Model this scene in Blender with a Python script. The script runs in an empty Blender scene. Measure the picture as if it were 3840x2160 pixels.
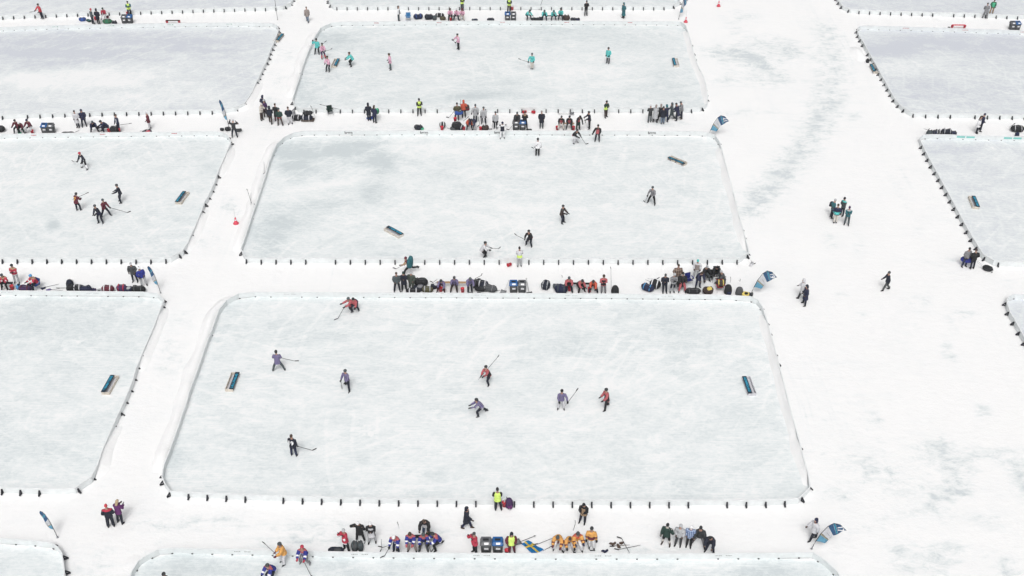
import bpy, bmesh, math, random
from mathutils import Vector, Matrix, noise
random.seed(7)
R = math.radians
sc = bpy.context.scene
col = sc.collection
V = Vector

# ------------------------------------------------------------------ materials
_mats = {}
def mat(name, rgb, rough=.85, var=.10, scale=9.0, spec=.25):
    """procedural cloth / paint / plastic: base colour broken up by noise"""
    if name in _mats: return _mats[name]
    m = bpy.data.materials.new(name); m.use_nodes = True
    nt = m.node_tree; b = nt.nodes['Principled BSDF']
    b.inputs['Roughness'].default_value = rough
    b.inputs['Specular IOR Level'].default_value = spec
    tc = nt.nodes.new('ShaderNodeTexCoord')
    n = nt.nodes.new('ShaderNodeTexNoise'); n.inputs['Scale'].default_value = scale; n.inputs['Detail'].default_value = 4
    mr = nt.nodes.new('ShaderNodeMapRange')
    mr.inputs['From Min'].default_value = .3; mr.inputs['From Max'].default_value = .7
    mr.inputs['To Min'].default_value = 1-var*1.6; mr.inputs['To Max'].default_value = 1+var*1.6
    mx = nt.nodes.new('ShaderNodeVectorMath'); mx.operation = 'SCALE'
    mx.inputs[0].default_value = rgb
    nt.links.new(tc.outputs['Object'], n.inputs['Vector'])
    nt.links.new(n.outputs['Fac'], mr.inputs['Value'])
    nt.links.new(mr.outputs['Result'], mx.inputs['Scale'])
    nt.links.new(mx.outputs['Vector'], b.inputs['Base Color'])
    bp = nt.nodes.new('ShaderNodeBump'); bp.inputs['Strength'].default_value = .25; bp.inputs['Distance'].default_value = .02
    nt.links.new(n.outputs['Fac'], bp.inputs['Height']); nt.links.new(bp.outputs['Normal'], b.inputs['Normal'])
    m.diffuse_color = (*rgb, 1)
    _mats[name] = m
    return m

def stripe_mat(name, a, b_, freq, plaid=False):
    if name in _mats: return _mats[name]
    m = bpy.data.materials.new(name); m.use_nodes = True
    nt = m.node_tree; b = nt.nodes['Principled BSDF']; b.inputs['Roughness'].default_value = .9
    tc = nt.nodes.new('ShaderNodeTexCoord'); sp = nt.nodes.new('ShaderNodeSeparateXYZ')
    nt.links.new(tc.outputs['Object'], sp.inputs[0])
    def wave(out):
        k = nt.nodes.new('ShaderNodeMath'); k.operation = 'MULTIPLY'; k.inputs[1].default_value = freq
        s = nt.nodes.new('ShaderNodeMath'); s.operation = 'SINE'
        g = nt.nodes.new('ShaderNodeMath'); g.operation = 'GREATER_THAN'; g.inputs[1].default_value = .1
        nt.links.new(out, k.inputs[0]); nt.links.new(k.outputs[0], s.inputs[0]); nt.links.new(s.outputs[0], g.inputs[0])
        return g.outputs[0]
    f = wave(sp.outputs['X'])
    if plaid:
        g = wave(sp.outputs['Z']); a2 = nt.nodes.new('ShaderNodeMath'); a2.operation = 'MULTIPLY_ADD'
        a2.inputs[1].default_value = .5; nt.links.new(f, a2.inputs[0])
        h = nt.nodes.new('ShaderNodeMath'); h.operation = 'MULTIPLY'; h.inputs[1].default_value = .5
        nt.links.new(g, h.inputs[0]); nt.links.new(h.outputs[0], a2.inputs[2]); f = a2.outputs[0]
    mx = nt.nodes.new('ShaderNodeMix'); mx.data_type = 'RGBA'
    mx.inputs['A'].default_value = (*a, 1); mx.inputs['B'].default_value = (*b_, 1)
    nt.links.new(f, mx.inputs['Factor']); nt.links.new(mx.outputs['Result'], b.inputs['Base Color'])
    _mats[name] = m
    return m

COL = dict(black=(.012,.013,.016), ink=(.010,.014,.030), navy=(.012,.018,.06), char=(.03,.033,.037), dgrey=(.06,.065,.07),
  grey=(.20,.20,.215), lgrey=(.42,.43,.45), pale=(.60,.60,.63), white=(.80,.80,.82), red=(.55,.02,.04), crim=(.50,.012,.05),
  maroon=(.13,.012,.03), orange=(.60,.075,.025), gold=(.72,.33,.035), coral=(.46,.085,.10), pink=(.70,.36,.50), magenta=(.12,.014,.13),
  teal=(.05,.52,.50), dteal=(.012,.14,.17), purple=(.17,.12,.34), royal=(.018,.03,.27), blue=(.015,.08,.36), sky=(.05,.30,.62),
  green=(.012,.16,.075), dgreen=(.012,.045,.035), bgreen=(.03,.50,.25), lime=(.56,.80,.05), hivis=(.62,.86,.08), olive=(.085,.08,.035),
  tan=(.42,.27,.15), beige=(.62,.575,.52), brown=(.075,.045,.03), cocoa=(.05,.032,.028), skin=(.46,.25,.18), denim=(.045,.07,.13),
  ldenim=(.16,.22,.31), slate=(.06,.08,.09), moss=(.05,.065,.05), plum=(.055,.02,.09), hair=(.06,.035,.022), blond=(.42,.30,.17),
  wood=(.60,.545,.475), steel=(.35,.36,.38), yellow=(.72,.55,.06), taupe=(.30,.25,.23), indigo=(.016,.020,.062), graphite=(.075,.08,.085))
def soft(c):
    l = .3*c[0]+.6*c[1]+.1*c[2]
    return tuple(v*.84 + l*.16 + .011 for v in c)
def C(n): return mat('cloth_' + n, soft(COL[n]))
def cloth(n):
    if n == 'purplestripe': return stripe_mat('cloth_purple_stripe', (.095,.075,.21), (.24,.22,.31), 75)
    if n == 'plaid': return stripe_mat('cloth_blue_plaid', (.02,.05,.20), (.45,.55,.70), 55, True)
    if n == 'camo': return stripe_mat('cloth_tan_brown', (.10,.06,.045), (.30,.23,.19), 38, True)
    return C(n)
def plastic(n): return mat('plastic_' + n, COL[n], rough=.45, var=.05, spec=.45)

# ------------------------------------------------------------------ object helpers
def tag(o, label=None, cat=None, group=None, kind=None):
    if label: o['label'] = label
    if cat: o['category'] = cat
    if group: o['group'] = group
    if kind: o['kind'] = kind
    return o
def empty(name, loc=(0,0,0), rz=0):
    o = bpy.data.objects.new(name, None); col.objects.link(o)
    o.location = loc; o.rotation_euler = (0, 0, rz); o.empty_display_size = .2
    return o
def link(name, me, parent=None, mats=None):
    """place a mesh as an object; materials sit on the object so meshes can be shared"""
    o = bpy.data.objects.new(name, me); col.objects.link(o)
    if parent: o.parent = parent
    if mats:
        for i, m in enumerate(mats):
            if i >= len(o.material_slots): break
            o.material_slots[i].link = 'OBJECT'; o.material_slots[i].material = m
    return o
def mesh_of(name, bm, slots=1, smooth=True):
    bmesh.ops.recalc_face_normals(bm, faces=bm.faces)
    me = bpy.data.meshes.new(name)
    for f in bm.faces: f.smooth = smooth
    bm.to_mesh(me); bm.free()
    base = mat('base', (.5,.5,.5))
    for _ in range(slots): me.materials.append(base)
    return me
def build(name, bm, mats, parent=None, smooth=False):
    if not isinstance(mats, (list, tuple)): mats = [mats]
    return link(name, mesh_of(name, bm, len(mats), smooth), parent, mats)

def box(bm, c, s, rz=0, slot=0, taper=1.0, rot=None):
    x, y, z = s[0]/2, s[1]/2, s[2]/2
    pts = [(-x,-y,-z),(x,-y,-z),(x,y,-z),(-x,y,-z),(-x*taper,-y*taper,z),(x*taper,-y*taper,z),(x*taper,y*taper,z),(-x*taper,y*taper,z)]
    M = rot if rot is not None else Matrix.Rotation(rz, 3, 'Z')
    vs = [bm.verts.new(M @ V(p) + V(c)) for p in pts]
    for q in ((0,3,2,1),(4,5,6,7),(0,1,5,4),(1,2,6,5),(2,3,7,6),(3,0,4,7)):
        f = bm.faces.new([vs[i] for i in q]); f.material_index = slot
    return vs
def bevel_all(bm, w, seg=2):
    bmesh.ops.bevel(bm, geom=bm.edges[:], offset=w, segments=seg, affect='EDGES', clamp_overlap=True)
def frame_of(d, hint=V((0,0,1))):
    d = d.normalized()
    if abs(d.dot(hint)) > .97: hint = V((1,0,0))
    a = hint.cross(d).normalized(); b = d.cross(a)
    return a, b
def tube(bm, pts, rads, n=8, slot=0, cap=True, flat=1.0):
    """tapered tube through a chain of points"""
    pts = [V(p) for p in pts]; rings = []
    if not isinstance(rads, (list, tuple)): rads = [rads]*len(pts)
    for i, p in enumerate(pts):
        d = (pts[min(i+1, len(pts)-1)] - pts[max(i-1, 0)])
        a, b = frame_of(d)
        rings.append([bm.verts.new(p + (a*math.cos(t)*flat + b*math.sin(t))*rads[i]) for t in [2*math.pi*k/n for k in range(n)]])
    for r0, r1 in zip(rings, rings[1:]):
        for k in range(n):
            f = bm.faces.new((r0[k], r0[(k+1)%n], r1[(k+1)%n], r1[k])); f.material_index = slot
    if cap:
        for r in (rings[0], rings[-1]):
            f = bm.faces.new(r); f.material_index = slot
    return rings
def loft(bm, levels, n=12, slot=0, cap_top=True, cap_bot=True, slots=None):
    """stack of ellipses: levels = (z, rx, ry, yoff)"""
    rings = []
    for z, rx, ry, yo in levels:
        rings.append([bm.verts.new((rx*math.cos(2*math.pi*k/n), ry*math.sin(2*math.pi*k/n)+yo, z)) for k in range(n)])
    for i, (r0, r1) in enumerate(zip(rings, rings[1:])):
        for k in range(n):
            f = bm.faces.new((r0[k], r0[(k+1)%n], r1[(k+1)%n], r1[k])); f.material_index = slots[i] if slots else slot
    if cap_bot: bm.faces.new(rings[0]).material_index = slots[0] if slots else slot
    if cap_top: bm.faces.new(rings[-1]).material_index = slots[-1] if slots else slot
    return rings
def orient(right, back, up, at):
    return Matrix(((right.x, back.x, up.x, at.x), (right.y, back.y, up.y, at.y), (right.z, back.z, up.z, at.z), (0,0,0,1)))
def text_mesh(name, s, size, extrude=.004):
    cu = bpy.data.curves.new(name, 'FONT'); cu.body = s; cu.size = size; cu.extrude = extrude
    cu.align_x = 'CENTER'; cu.align_y = 'CENTER'; cu.offset = size*.02
    t = bpy.data.objects.new(name, cu); col.objects.link(t)
    bpy.context.view_layer.update()
    me = bpy.data.meshes.new_from_object(t.evaluated_get(bpy.context.evaluated_depsgraph_get()))
    bpy.data.objects.remove(t); me.name = name
    me.materials.clear(); me.materials.append(mat('base', (.5,.5,.5)))
    return me

# ------------------------------------------------------------------ people
POSES = dict(
 stand=dict(ha=(5,4), sf=(4,6), sa=(12,12), el=(14,18), inn=(4,6)),
 pock=dict(ha=(5,5), sf=(-8,-6), sa=(20,20), el=(48,48), inn=(28,28), head=8),
 cross=dict(ha=(5,4), sf=(22,24), sa=(10,10), el=(82,86), inn=(62,58), head=12),
 phone=dict(ha=(4,5), sf=(30,30), sa=(6,6), el=(80,85), inn=(28,30), head=26, bend=6),
 walk=dict(bend=4, hf=(18,-13), kn=(5,16), ha=(2,2), sf=(-18,22), sa=(8,8), el=(18,24), inn=(4,4)),
 run=dict(bend=24, hf=(42,-48), kn=(25,42), sf=(38,10), sa=(10,14), el=(35,40), inn=(20,10), head=-15),
 skate=dict(bend=34, hf=(42,48), kn=(56,62), ha=(10,12), sf=(46,36), sa=(12,12), el=(22,40), inn=(18,30), head=-18),
 glide=dict(bend=14, hf=(14,22), kn=(16,26), ha=(7,7), sf=(30,24), sa=(12,14), el=(35,48), inn=(15,28), head=-4),
 stride=dict(bend=40, hf=(52,-26), kn=(62,12), ha=(4,20), sf=(52,34), sa=(10,12), el=(30,42), inn=(15,30), head=-20),
 wide=dict(bend=12, hf=(8,4), kn=(8,6), ha=(24,24), sf=(25,22), sa=(20,16), el=(25,30), inn=(8,10)),
 astride=dict(bend=8, hf=(20,-14), kn=(14,10), ha=(16,14), sf=(20,24), sa=(14,12), el=(30,40), inn=(12,20)),
 crouch=dict(bend=58, hf=(68,64), kn=(92,88), ha=(16,14), sf=(55,50), sa=(14,12), el=(15,20), inn=(10,14), head=-25),
 lunge=dict(bend=52, hf=(70,20), kn=(95,20), ha=(6,48), sf=(58,60), sa=(16,14), el=(12,12), inn=(10,10), head=-25),
 sit=dict(bend=24, hf=(80,82), kn=(80,76), ha=(12,12), sf=(40,42), sa=(12,12), el=(48,46), inn=(16,18), head=6),
 sitlean=dict(bend=48, hf=(84,82), kn=(84,80), ha=(16,15), sf=(48,46), sa=(14,14), el=(28,34), inn=(14,16), head=4),
 sitback=dict(bend=-6, hf=(78,76), kn=(66,70), ha=(12,14), sf=(25,25), sa=(16,16), el=(55,50), inn=(18,18), head=10),
 bendover=dict(bend=68, hf=(18,14), kn=(24,20), ha=(8,8), sf=(20,26), sa=(12,12), el=(16,20), inn=(8,10), head=8),
 stoop=dict(bend=38, hf=(10,10), kn=(12,10), ha=(8,8), sf=(22,26), sa=(14,14), el=(26,30), inn=(14,16), head=18),
 kneel=dict(bend=34, hf=(78,12), kn=(88,92), ha=(10,6), sf=(40,46), sa=(12,12), el=(34,40), inn=(14,20), head=10),
 photo=dict(ha=(6,5), sf=(60,62), sa=(16,16), el=(112,110), inn=(26,26), head=4),
 armup=dict(ha=(6,10), sf=(10,62), sa=(10,52), el=(20,118), inn=(6,40), head=4),
 headarms=dict(ha=(8,5), sf=(62,40), sa=(50,70), el=(96,110), inn=(40,60), head=20, bend=6),
 stickout=dict(ha=(5,5), sf=(18,26), sa=(14,34), el=(40,22), inn=(18,0), bend=8),
 reach=dict(bend=16, ha=(8,6), hf=(8,0), kn=(8,0), sf=(24,40), sa=(10,18), el=(20,18), inn=(8,6), head=10),
)
def pose_of(name, mirror=False, jitter=0):
    p = dict(bend=2, side=0, twist=0, hf=(0,0), ha=(4,4), kn=(2,2), sf=(5,5), sa=(12,12), el=(15,15), inn=(5,5), head=0)
    p.update(POSES[name])
    if jitter:
        for k in ('hf','ha','kn','sf','sa','el','inn'):
            p[k] = tuple(v + random.uniform(-jitter, jitter)*(.5 if k in ('hf','kn') else 1) for v in p[k])
        p['twist'] += random.uniform(-8, 8)
    if mirror:
        for k in ('hf','ha','kn','sf','sa','el','inn'): p[k] = p[k][::-1]
    return p

BODY = [(-.07,.150,.112),(.03,.168,.122),(.17,.146,.102),(.30,.160,.112),(.36,.176,.116),(.44,.182,.112),(.505,.138,.088),(.54,.068,.062),(.585,.054,.056)]
HEAD = [(.62,.054,.074,-.012),(.66,.067,.090,-.010),(.71,.075,.098,-.006),(.76,.078,.100,0),(.81,.070,.090,.004),(.845,.044,.056,.006)]

class Rig:
    def __init__(s, p, k):
        s.k = k
        bend, side = R(p['bend']), R(p['side'])
        # pelvis at origin first, dropped to the ground at the end
        s.hipax = V((1,0,0)); tw = R(p['twist']); s.shax = V((math.cos(tw), math.sin(tw), 0))
        d1 = V((math.sin(side)*.6, -math.sin(bend*.55), math.cos(bend*.55))).normalized()
        d2 = V((math.sin(side), -math.sin(bend*1.12), math.cos(bend*1.12))).normalized()
        hb = bend*.5 + R(p['head']); d3 = V((math.sin(side)*.5, -math.sin(hb), math.cos(hb))).normalized()
        s.d = (d1, d2, d3)
        s.pts = {}
        s.legs, s.arms = [], []
        for i, sg in ((0, 1), (1, -1)):
            hip = V((sg*.095, 0, -.03))
            f, a, kn = R(p['hf'][i]), R(p['ha'][i]), R(p['kn'][i])
            th = V((sg*math.sin(a), -math.sin(f)*math.cos(a), -math.cos(f)*math.cos(a)))
            shk = V((sg*math.sin(a)*.75, -math.sin(f-kn), -math.cos(f-kn))).normalized()
            knee = hip + th*.44; ank = knee + shk*.41
            pit = min(0, (f-kn) + R(28))*.9
            foot = V((sg*.12, -math.cos(pit), math.sin(pit))).normalized()
            s.legs.append(dict(sg=sg, hip=hip, knee=knee, ank=ank, th=th, sh=shk, foot=foot))
        for i, sg in ((0, 1), (1, -1)):
            c, up, ax, bk = s.spine(.475)
            sh = c + ax*sg*.175
            f, a, e, n = R(p['sf'][i]), R(p['sa'][i]), R(p['el'][i]), R(p['inn'][i])
            ua = V((sg*math.sin(a), -math.sin(f)*math.cos(a), -math.cos(f)*math.cos(a)))
            fa = V((sg*(math.sin(a)*.5 - math.sin(n)), -math.sin(f+e)*math.cos(n), -math.cos(f+e)*math.cos(n))).normalized()
            el = sh + ua*.29; wr = el + fa*.255
            s.arms.append(dict(sg=sg, sh=sh, el=el, wr=wr, ua=ua, fa=fa, out=ax*sg, up=up, hand=wr + fa*.08))
        low = min(min(l['ank'].z - .085 + min(0, l['foot'].z)*.16 for l in s.legs), min(l['knee'].z - .07 for l in s.legs))
        mid = (s.legs[0]['ank'] + s.legs[1]['ank'])/2
        s.off = V((-mid.x, -mid.y, -low))
    def spine(s, t):
        """centre, up, right-left axis, back axis at height t above the pelvis"""
        d1, d2, d3 = s.d
        c = V((0,0,0))
        if t <= .2: c = d1*t; up = d1
        elif t <= .56: c = d1*.2 + d2*(t-.2); up = d2
        else: c = d1*.2 + d2*.36 + d3*(t-.56); up = d3
        if t < .3: w = (d1*(.3-max(t,.1)) + d2*(max(t,.1)-.1)).normalized() if t > .1 else d1
        else: w = up
        ax = s.hipax.lerp(s.shax, max(0, min(1, t/.4))).normalized()
        ax = (ax - w*ax.dot(w)).normalized()
        return c, w, ax, w.cross(ax)
    def P(s, v): return (v + s.off)*s.k

def ringv(bm, rig, c, ax, bk, rx, ry, n=12):
    return [bm.verts.new(rig.P(c + ax*rx*math.cos(2*math.pi*k/n) + bk*ry*math.sin(2*math.pi*k/n))) for k in range(n)]
def bridge(bm, a, b, slot=0):
    n = len(a)
    for k in range(n):
        f = bm.faces.new((a[k], a[(k+1)%n], b[(k+1)%n], b[k])); f.material_index = slot

def torso(bm, rig, levels, slots, arm_loops=True):
    """torso rings; returns ring list and, with arm_loops, the two 8-vertex armholes"""
    rings = []
    for lv in levels:
        c, up, ax, bk = rig.spine(lv[0]); off = lv[3] if len(lv) > 3 else 0
        rings.append(ringv(bm, rig, c + bk*off, ax, bk, lv[1], lv[2]))
    ia = next(i for i, l in enumerate(levels) if abs(l[0]-.36) < 1e-6)
    hole = {11, 0, 5, 6}
    for i, (r0, r1) in enumerate(zip(rings, rings[1:])):
        for k in range(12):
            if arm_loops and i in (ia, ia+1) and k in hole: continue
            f = bm.faces.new((r0[k], r0[(k+1)%12], r1[(k+1)%12], r1[k]))
            f.material_index = slots(i, k) if slots else 0
    loops = []
    if arm_loops:
        r0, r1, r2 = rings[ia:ia+3]
        for ks in ((11, 0, 1), (7, 6, 5)):   # front, side, back
            f_, m_, b_ = ks
            loops.append([r0[f_], r0[m_], r0[b_], r1[b_], r2[b_], r2[m_], r2[f_], r1[f_]])
    return rings, loops
def arm(bm, rig, a, loop, radii, slots=None, end=True):
    """8-vertex sleeve from an armhole loop; radii = list of (where along the arm 0..2, r)"""
    prev = loop
    angs = [-135, -90, -45, 0, 45, 90, 135, 180]      # front-low, low, back-low, back, back-top, top, front-top, front
    for i, (t, r) in enumerate(radii):
        if t <= 1: c = a['sh'].lerp(a['el'], t); d = a['ua']
        else: c = a['el'].lerp(a['wr'], t-1); d = a['fa']
        if abs(t-1) < .06: d = (a['ua'] + a['fa']).normalized()
        e = a['up'] + a['out']; e = e - d*e.dot(d)
        if e.length < .05: e = a['out'] - d*a['out'].dot(d)
        e.normalize(); b = d.cross(e)
        if b.dot(V((0,1,0))) < 0: b = -b
        ring = [bm.verts.new(rig.P(c + (b*math.cos(R(g)) + e*math.sin(R(g)))*r)) for g in angs]
        bridge(bm, prev, ring, slots(i) if slots else 0)
        prev = ring
    if end: bm.faces.new(prev).material_index = slots(len(radii)) if slots else 0
    return prev
def leg(bm, rig, l, loop, radii, slots=None, end=True):
    prev = loop; sg = l['sg']
    angs = [-120, -80, -40, 0, 40, 80, 120, 180]
    for i, (t, r) in enumerate(radii):
        if t <= 1: c = l['hip'].lerp(l['knee'], t); d = l['th']
        else: c = l['knee'].lerp(l['ank'], t-1); d = l['sh']
        if abs(t-1) < .06: d = (l['th'] + l['sh']).normalized()
        o = V((sg,0,0)); o = (o - d*o.dot(d)).normalized(); b = (V((1,0,0)) - d*d.x).normalized().cross(d)
        ring = [bm.verts.new(rig.P(c + (o*math.cos(R(g)) + b*math.sin(R(g)))*r)) for g in angs]
        bridge(bm, prev, ring, slots(i) if slots else 0)
        prev = ring
    if end: bm.faces.new(prev)
    return prev
def leg_loops(bm, rig, ring, drop=.05):
    c, up, ax, bk = rig.spine(-.07)
    cr = bm.verts.new(rig.P(c - up*drop))
    return [[ring[i] for i in (9,10,11,0,1,2,3)] + [cr], [ring[i] for i in (9,8,7,6,5,4,3)] + [cr]]

def body_mesh(rig):
    bm = bmesh.new()
    rings, loops = torso(bm, rig, BODY, None)
    for a, lp in zip(rig.arms, loops):
        arm(bm, rig, a, lp, [(.12,.062),(.5,.052),(.96,.043),(1.05,.043),(1.5,.042),(1.95,.030),(2.12,.036),(2.3,.030)])
    for l, lp in zip(rig.legs, leg_loops(bm, rig, rings[0])):
        leg(bm, rig, l, lp, [(.25,.086),(.6,.074),(.97,.058),(1.05,.056),(1.35,.056),(1.7,.042),(1.97,.038)])
    prev = rings[-1]
    for i, (t, rx, ry, yo) in enumerate(HEAD):
        c, up, ax, bk = rig.spine(t)
        r = ringv(bm, rig, c + bk*yo, ax, bk, rx, ry)
        if i == 2: r[9].co += rig.d[2].cross(rig.shax)*0 - bk*.026*rig.k          # nose
        if i == 3:
            for q in (8, 10): r[q].co += bk*.012*rig.k                              # eye sockets
        bridge(bm, prev, r); prev = r
    bm.faces.new(prev)
    return mesh_of('body', bm, 1)

def jacket_mesh(rig, hem=-.10, bulk=.022, pattern='plain'):
    base = [(.03,.168,.122),(.17,.150,.108),(.30,.162,.114),(.36,.176,.116),(.44,.182,.112),(.505,.138,.088),(.545,.072,.066)]
    b = bulk
    lv = [(hem, .178+b+max(0,-hem-.1)*.10, .138+b+max(0,-hem-.1)*.10), (hem+.05, .176+b+max(0,-hem-.15)*.09, .134+b+max(0,-hem-.15)*.09)]
    if hem < -.2: lv.append((-.10, .176+b, .134+b))
    if hem < -.42: lv.insert(2, (hem*.6, .182+b, .140+b))
    lv += [(t, rx+b*(1 if t < .5 else .6), ry+b*(1 if t < .5 else .6)) for t, rx, ry in base if t > hem+.07]
    n = len(lv); chest = n-4
    def ts(i, k):
        if pattern in ('yoke', 'yokestripe') and i >= chest+1: return 1
        if pattern in ('stripe', 'yokestripe') and i == 0: return 2
        if pattern == 'vest' and i < chest+3: return 1
        if pattern == 'front' and i < chest+1 and 7 <= k <= 10: return 1
        if pattern == 'centre' and 0 < i <= chest and (7 <= k <= 10 or 1 <= k <= 4): return 1
        if pattern == 'core' and 0 < i <= chest: return 1
        if pattern == 'band' and 1 <= i <= 2: return 1
        if pattern == 'hem' and i == 0: return 1
        return 0
    def ars(i):
        if pattern in ('yoke', 'yokestripe') and i == 0: return 1
        if pattern in ('stripe', 'yokestripe') and i == 4: return 2
        if pattern == 'band' and i == 4: return 1
        return 0
    bm = bmesh.new()
    rings, loops = torso(bm, rig, lv, ts)
    for a, lp in zip(rig.arms, loops):
        arm(bm, rig, a, lp, [(.10,.072+b),(.5,.060+b),(.96,.052+b),(1.05,.052+b),(1.5,.048+b*.9),(1.92,.040+b*.7)], ars)
    return mesh_of('jacket', bm, 3)
def trousers_mesh(rig, bulk=.02, cuff=1.9, socks=False):
    bm = bmesh.new(); b = bulk
    rings = []
    for t, rx, ry in ((-.07,.158,.12),(.03,.172,.126),(.13,.158,.112)):
        c, up, ax, bk = rig.spine(t); rings.append(ringv(bm, rig, c, ax, bk, rx+b*.4, ry+b*.4))
    for r0, r1 in zip(rings, rings[1:]): bridge(bm, r0, r1)
    bm.faces.new(rings[-1])
    s = (lambda i: 1 if i >= 4 else 0) if socks else None
    for l, lp in zip(rig.legs, leg_loops(bm, rig, rings[0], .06)):
        rr = [(.25,.092+b*.6),(.6,.082+b*.7),(.97,.068+b*.8),(1.06,.066+b*.8),(1.4,.062+b*.8),(1.7,.052+b),(1.9,.05+b)]
        leg(bm, rig, l, lp, [q for q in rr if q[0] <= cuff+.01], s)
    return mesh_of('trousers', bm, 2)

# shared small meshes -------------------------------------------------
def _glove():
    bm = bmesh.new()          # along -Z from the wrist; palm with four unequal curled fingers and a side thumb
    loft(bm, [(.03,.040,.036,0),(-.02,.044,.034,0),(-.07,.050,.026,0),(-.10,.046,.022,-.004)], 10)
    for i, ln in enumerate((.050,.060,.056,.042)):
        x = -.033 + i*.022
        tube(bm, [(x,0,-.09),(x,-.006,-.09-ln*.5),(x*.96,-.026,-.09-ln*.85),(x*.92,-.044,-.09-ln*.8)], [.0115,.0110,.0100,.0080], 6)
    tube(bm, [(.040,-.004,-.03),(.062,-.016,-.058),(.060,-.034,-.085)], [.015,.013,.010], 6)
    return mesh_of('glove', bm)
def _boot():
    bm = bmesh.new()          # toe towards -Y, ankle at origin
    loft(bm, [(-.085,.046,.130,-.055),(-.06,.050,.135,-.055),(-.03,.046,.105,-.035),(0,.050,.062,0),(.10,.056,.060,.004),(.13,.056,.060,.004)], 12)
    return mesh_of('boot', bm)
def _skate():
    bm = bmesh.new()
    loft(bm, [(-.045,.040,.118,-.045),(-.02,.044,.118,-.045),(.02,.044,.080,-.016),(.10,.052,.058,.004),(.14,.052,.058,.004)], 12)
    box(bm, (0,-.045,-.064), (.012,.28,.040), slot=1)
    return mesh_of('skate', bm, 2)
def _helmet():
    bm = bmesh.new()
    loft(bm, [(-.06,.090,.085,.035),(-.02,.100,.118,.006),(.03,.106,.126,0),(.07,.094,.112,0),(.10,.064,.078,0),(.115,.022,.03,0)], 12, cap_bot=False)
    return mesh_of('helmet', bm)
def _beanie():
    bm = bmesh.new()
    loft(bm, [(-.035,.090,.112,.004),(.0,.094,.116,.004),(.005,.088,.108,.004),(.06,.078,.096,.004),(.10,.050,.060,.004),(.118,.012,.014,.004)], 12, cap_bot=False, slots=[1,1,0,0,0])
    loft(bm, [(.105,.010,.010,.004),(.125,.030,.030,.004),(.15,.032,.032,.004),(.172,.012,.012,.004)], 8, slot=1)
    return mesh_of('beanie', bm, 2)
def _tuque():
    bm = bmesh.new()
    loft(bm, [(-.035,.090,.112,.004),(.0,.094,.116,.004),(.005,.088,.108,.004),(.06,.080,.098,.004),(.105,.052,.062,.004),(.128,.012,.014,.004)], 12, cap_bot=False)
    return mesh_of('tuque', bm)
def _hood():
    bm = bmesh.new()
    loft(bm, [(-.16,.105,.105,.03),(-.09,.098,.098,.035),(-.02,.100,.104,.03),(.04,.102,.116,.010),(.09,.082,.100,.008),(.125,.030,.04,.012)], 12, cap_bot=False)
    return mesh_of('hood', bm)
def _cap():
    bm = bmesh.new()
    loft(bm, [(.0,.088,.110,.004),(.05,.084,.102,.004),(.085,.056,.068,.004),(.10,.014,.016,.004)], 12, cap_bot=False)
    tube(bm, [(-.06,-.09,.008),(-.03,-.165,.0),(.03,-.165,.0),(.06,-.09,.008)], .012, 6, flat=1.6)
    return mesh_of('cap', bm)
def _hairs():
    bm = bmesh.new()
    loft(bm, [(-.05,.074,.062,.045),(-.01,.084,.092,.022),(.03,.088,.106,.008),(.075,.078,.094,.008),(.10,.048,.058,.010)], 12, cap_bot=False)
    return mesh_of('hair_short', bm)
def _hairl():
    bm = bmesh.new()
    loft(bm, [(-.26,.062,.026,.085),(-.16,.088,.050,.066),(-.05,.092,.072,.045),(.0,.090,.100,.020),(.05,.088,.106,.008),(.09,.062,.076,.010),(.105,.03,.03,.01)], 12, cap_bot=False)
    return mesh_of('hair_long', bm)
SH = dict(glove=_glove(), boot=_boot(), skate=_skate(), helmet=_helmet(), beanie=_beanie(), tuque=_tuque(), hood=_hood(), cap=_cap(), hair=_hairs(), longhair=_hairl())
def _disc():
    bm = bmesh.new()
    loft(bm, [(0,.115,.10,0),(.006,.115,.10,0)], 20)
    loft(bm, [(.006,.085,.072,0),(.012,.085,.072,0)], 20, slot=1)
    return mesh_of('emblem', bm, 2)
EMBLEM = _disc()
NUMS = {}
PEOPLE_RIGS = {}

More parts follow.
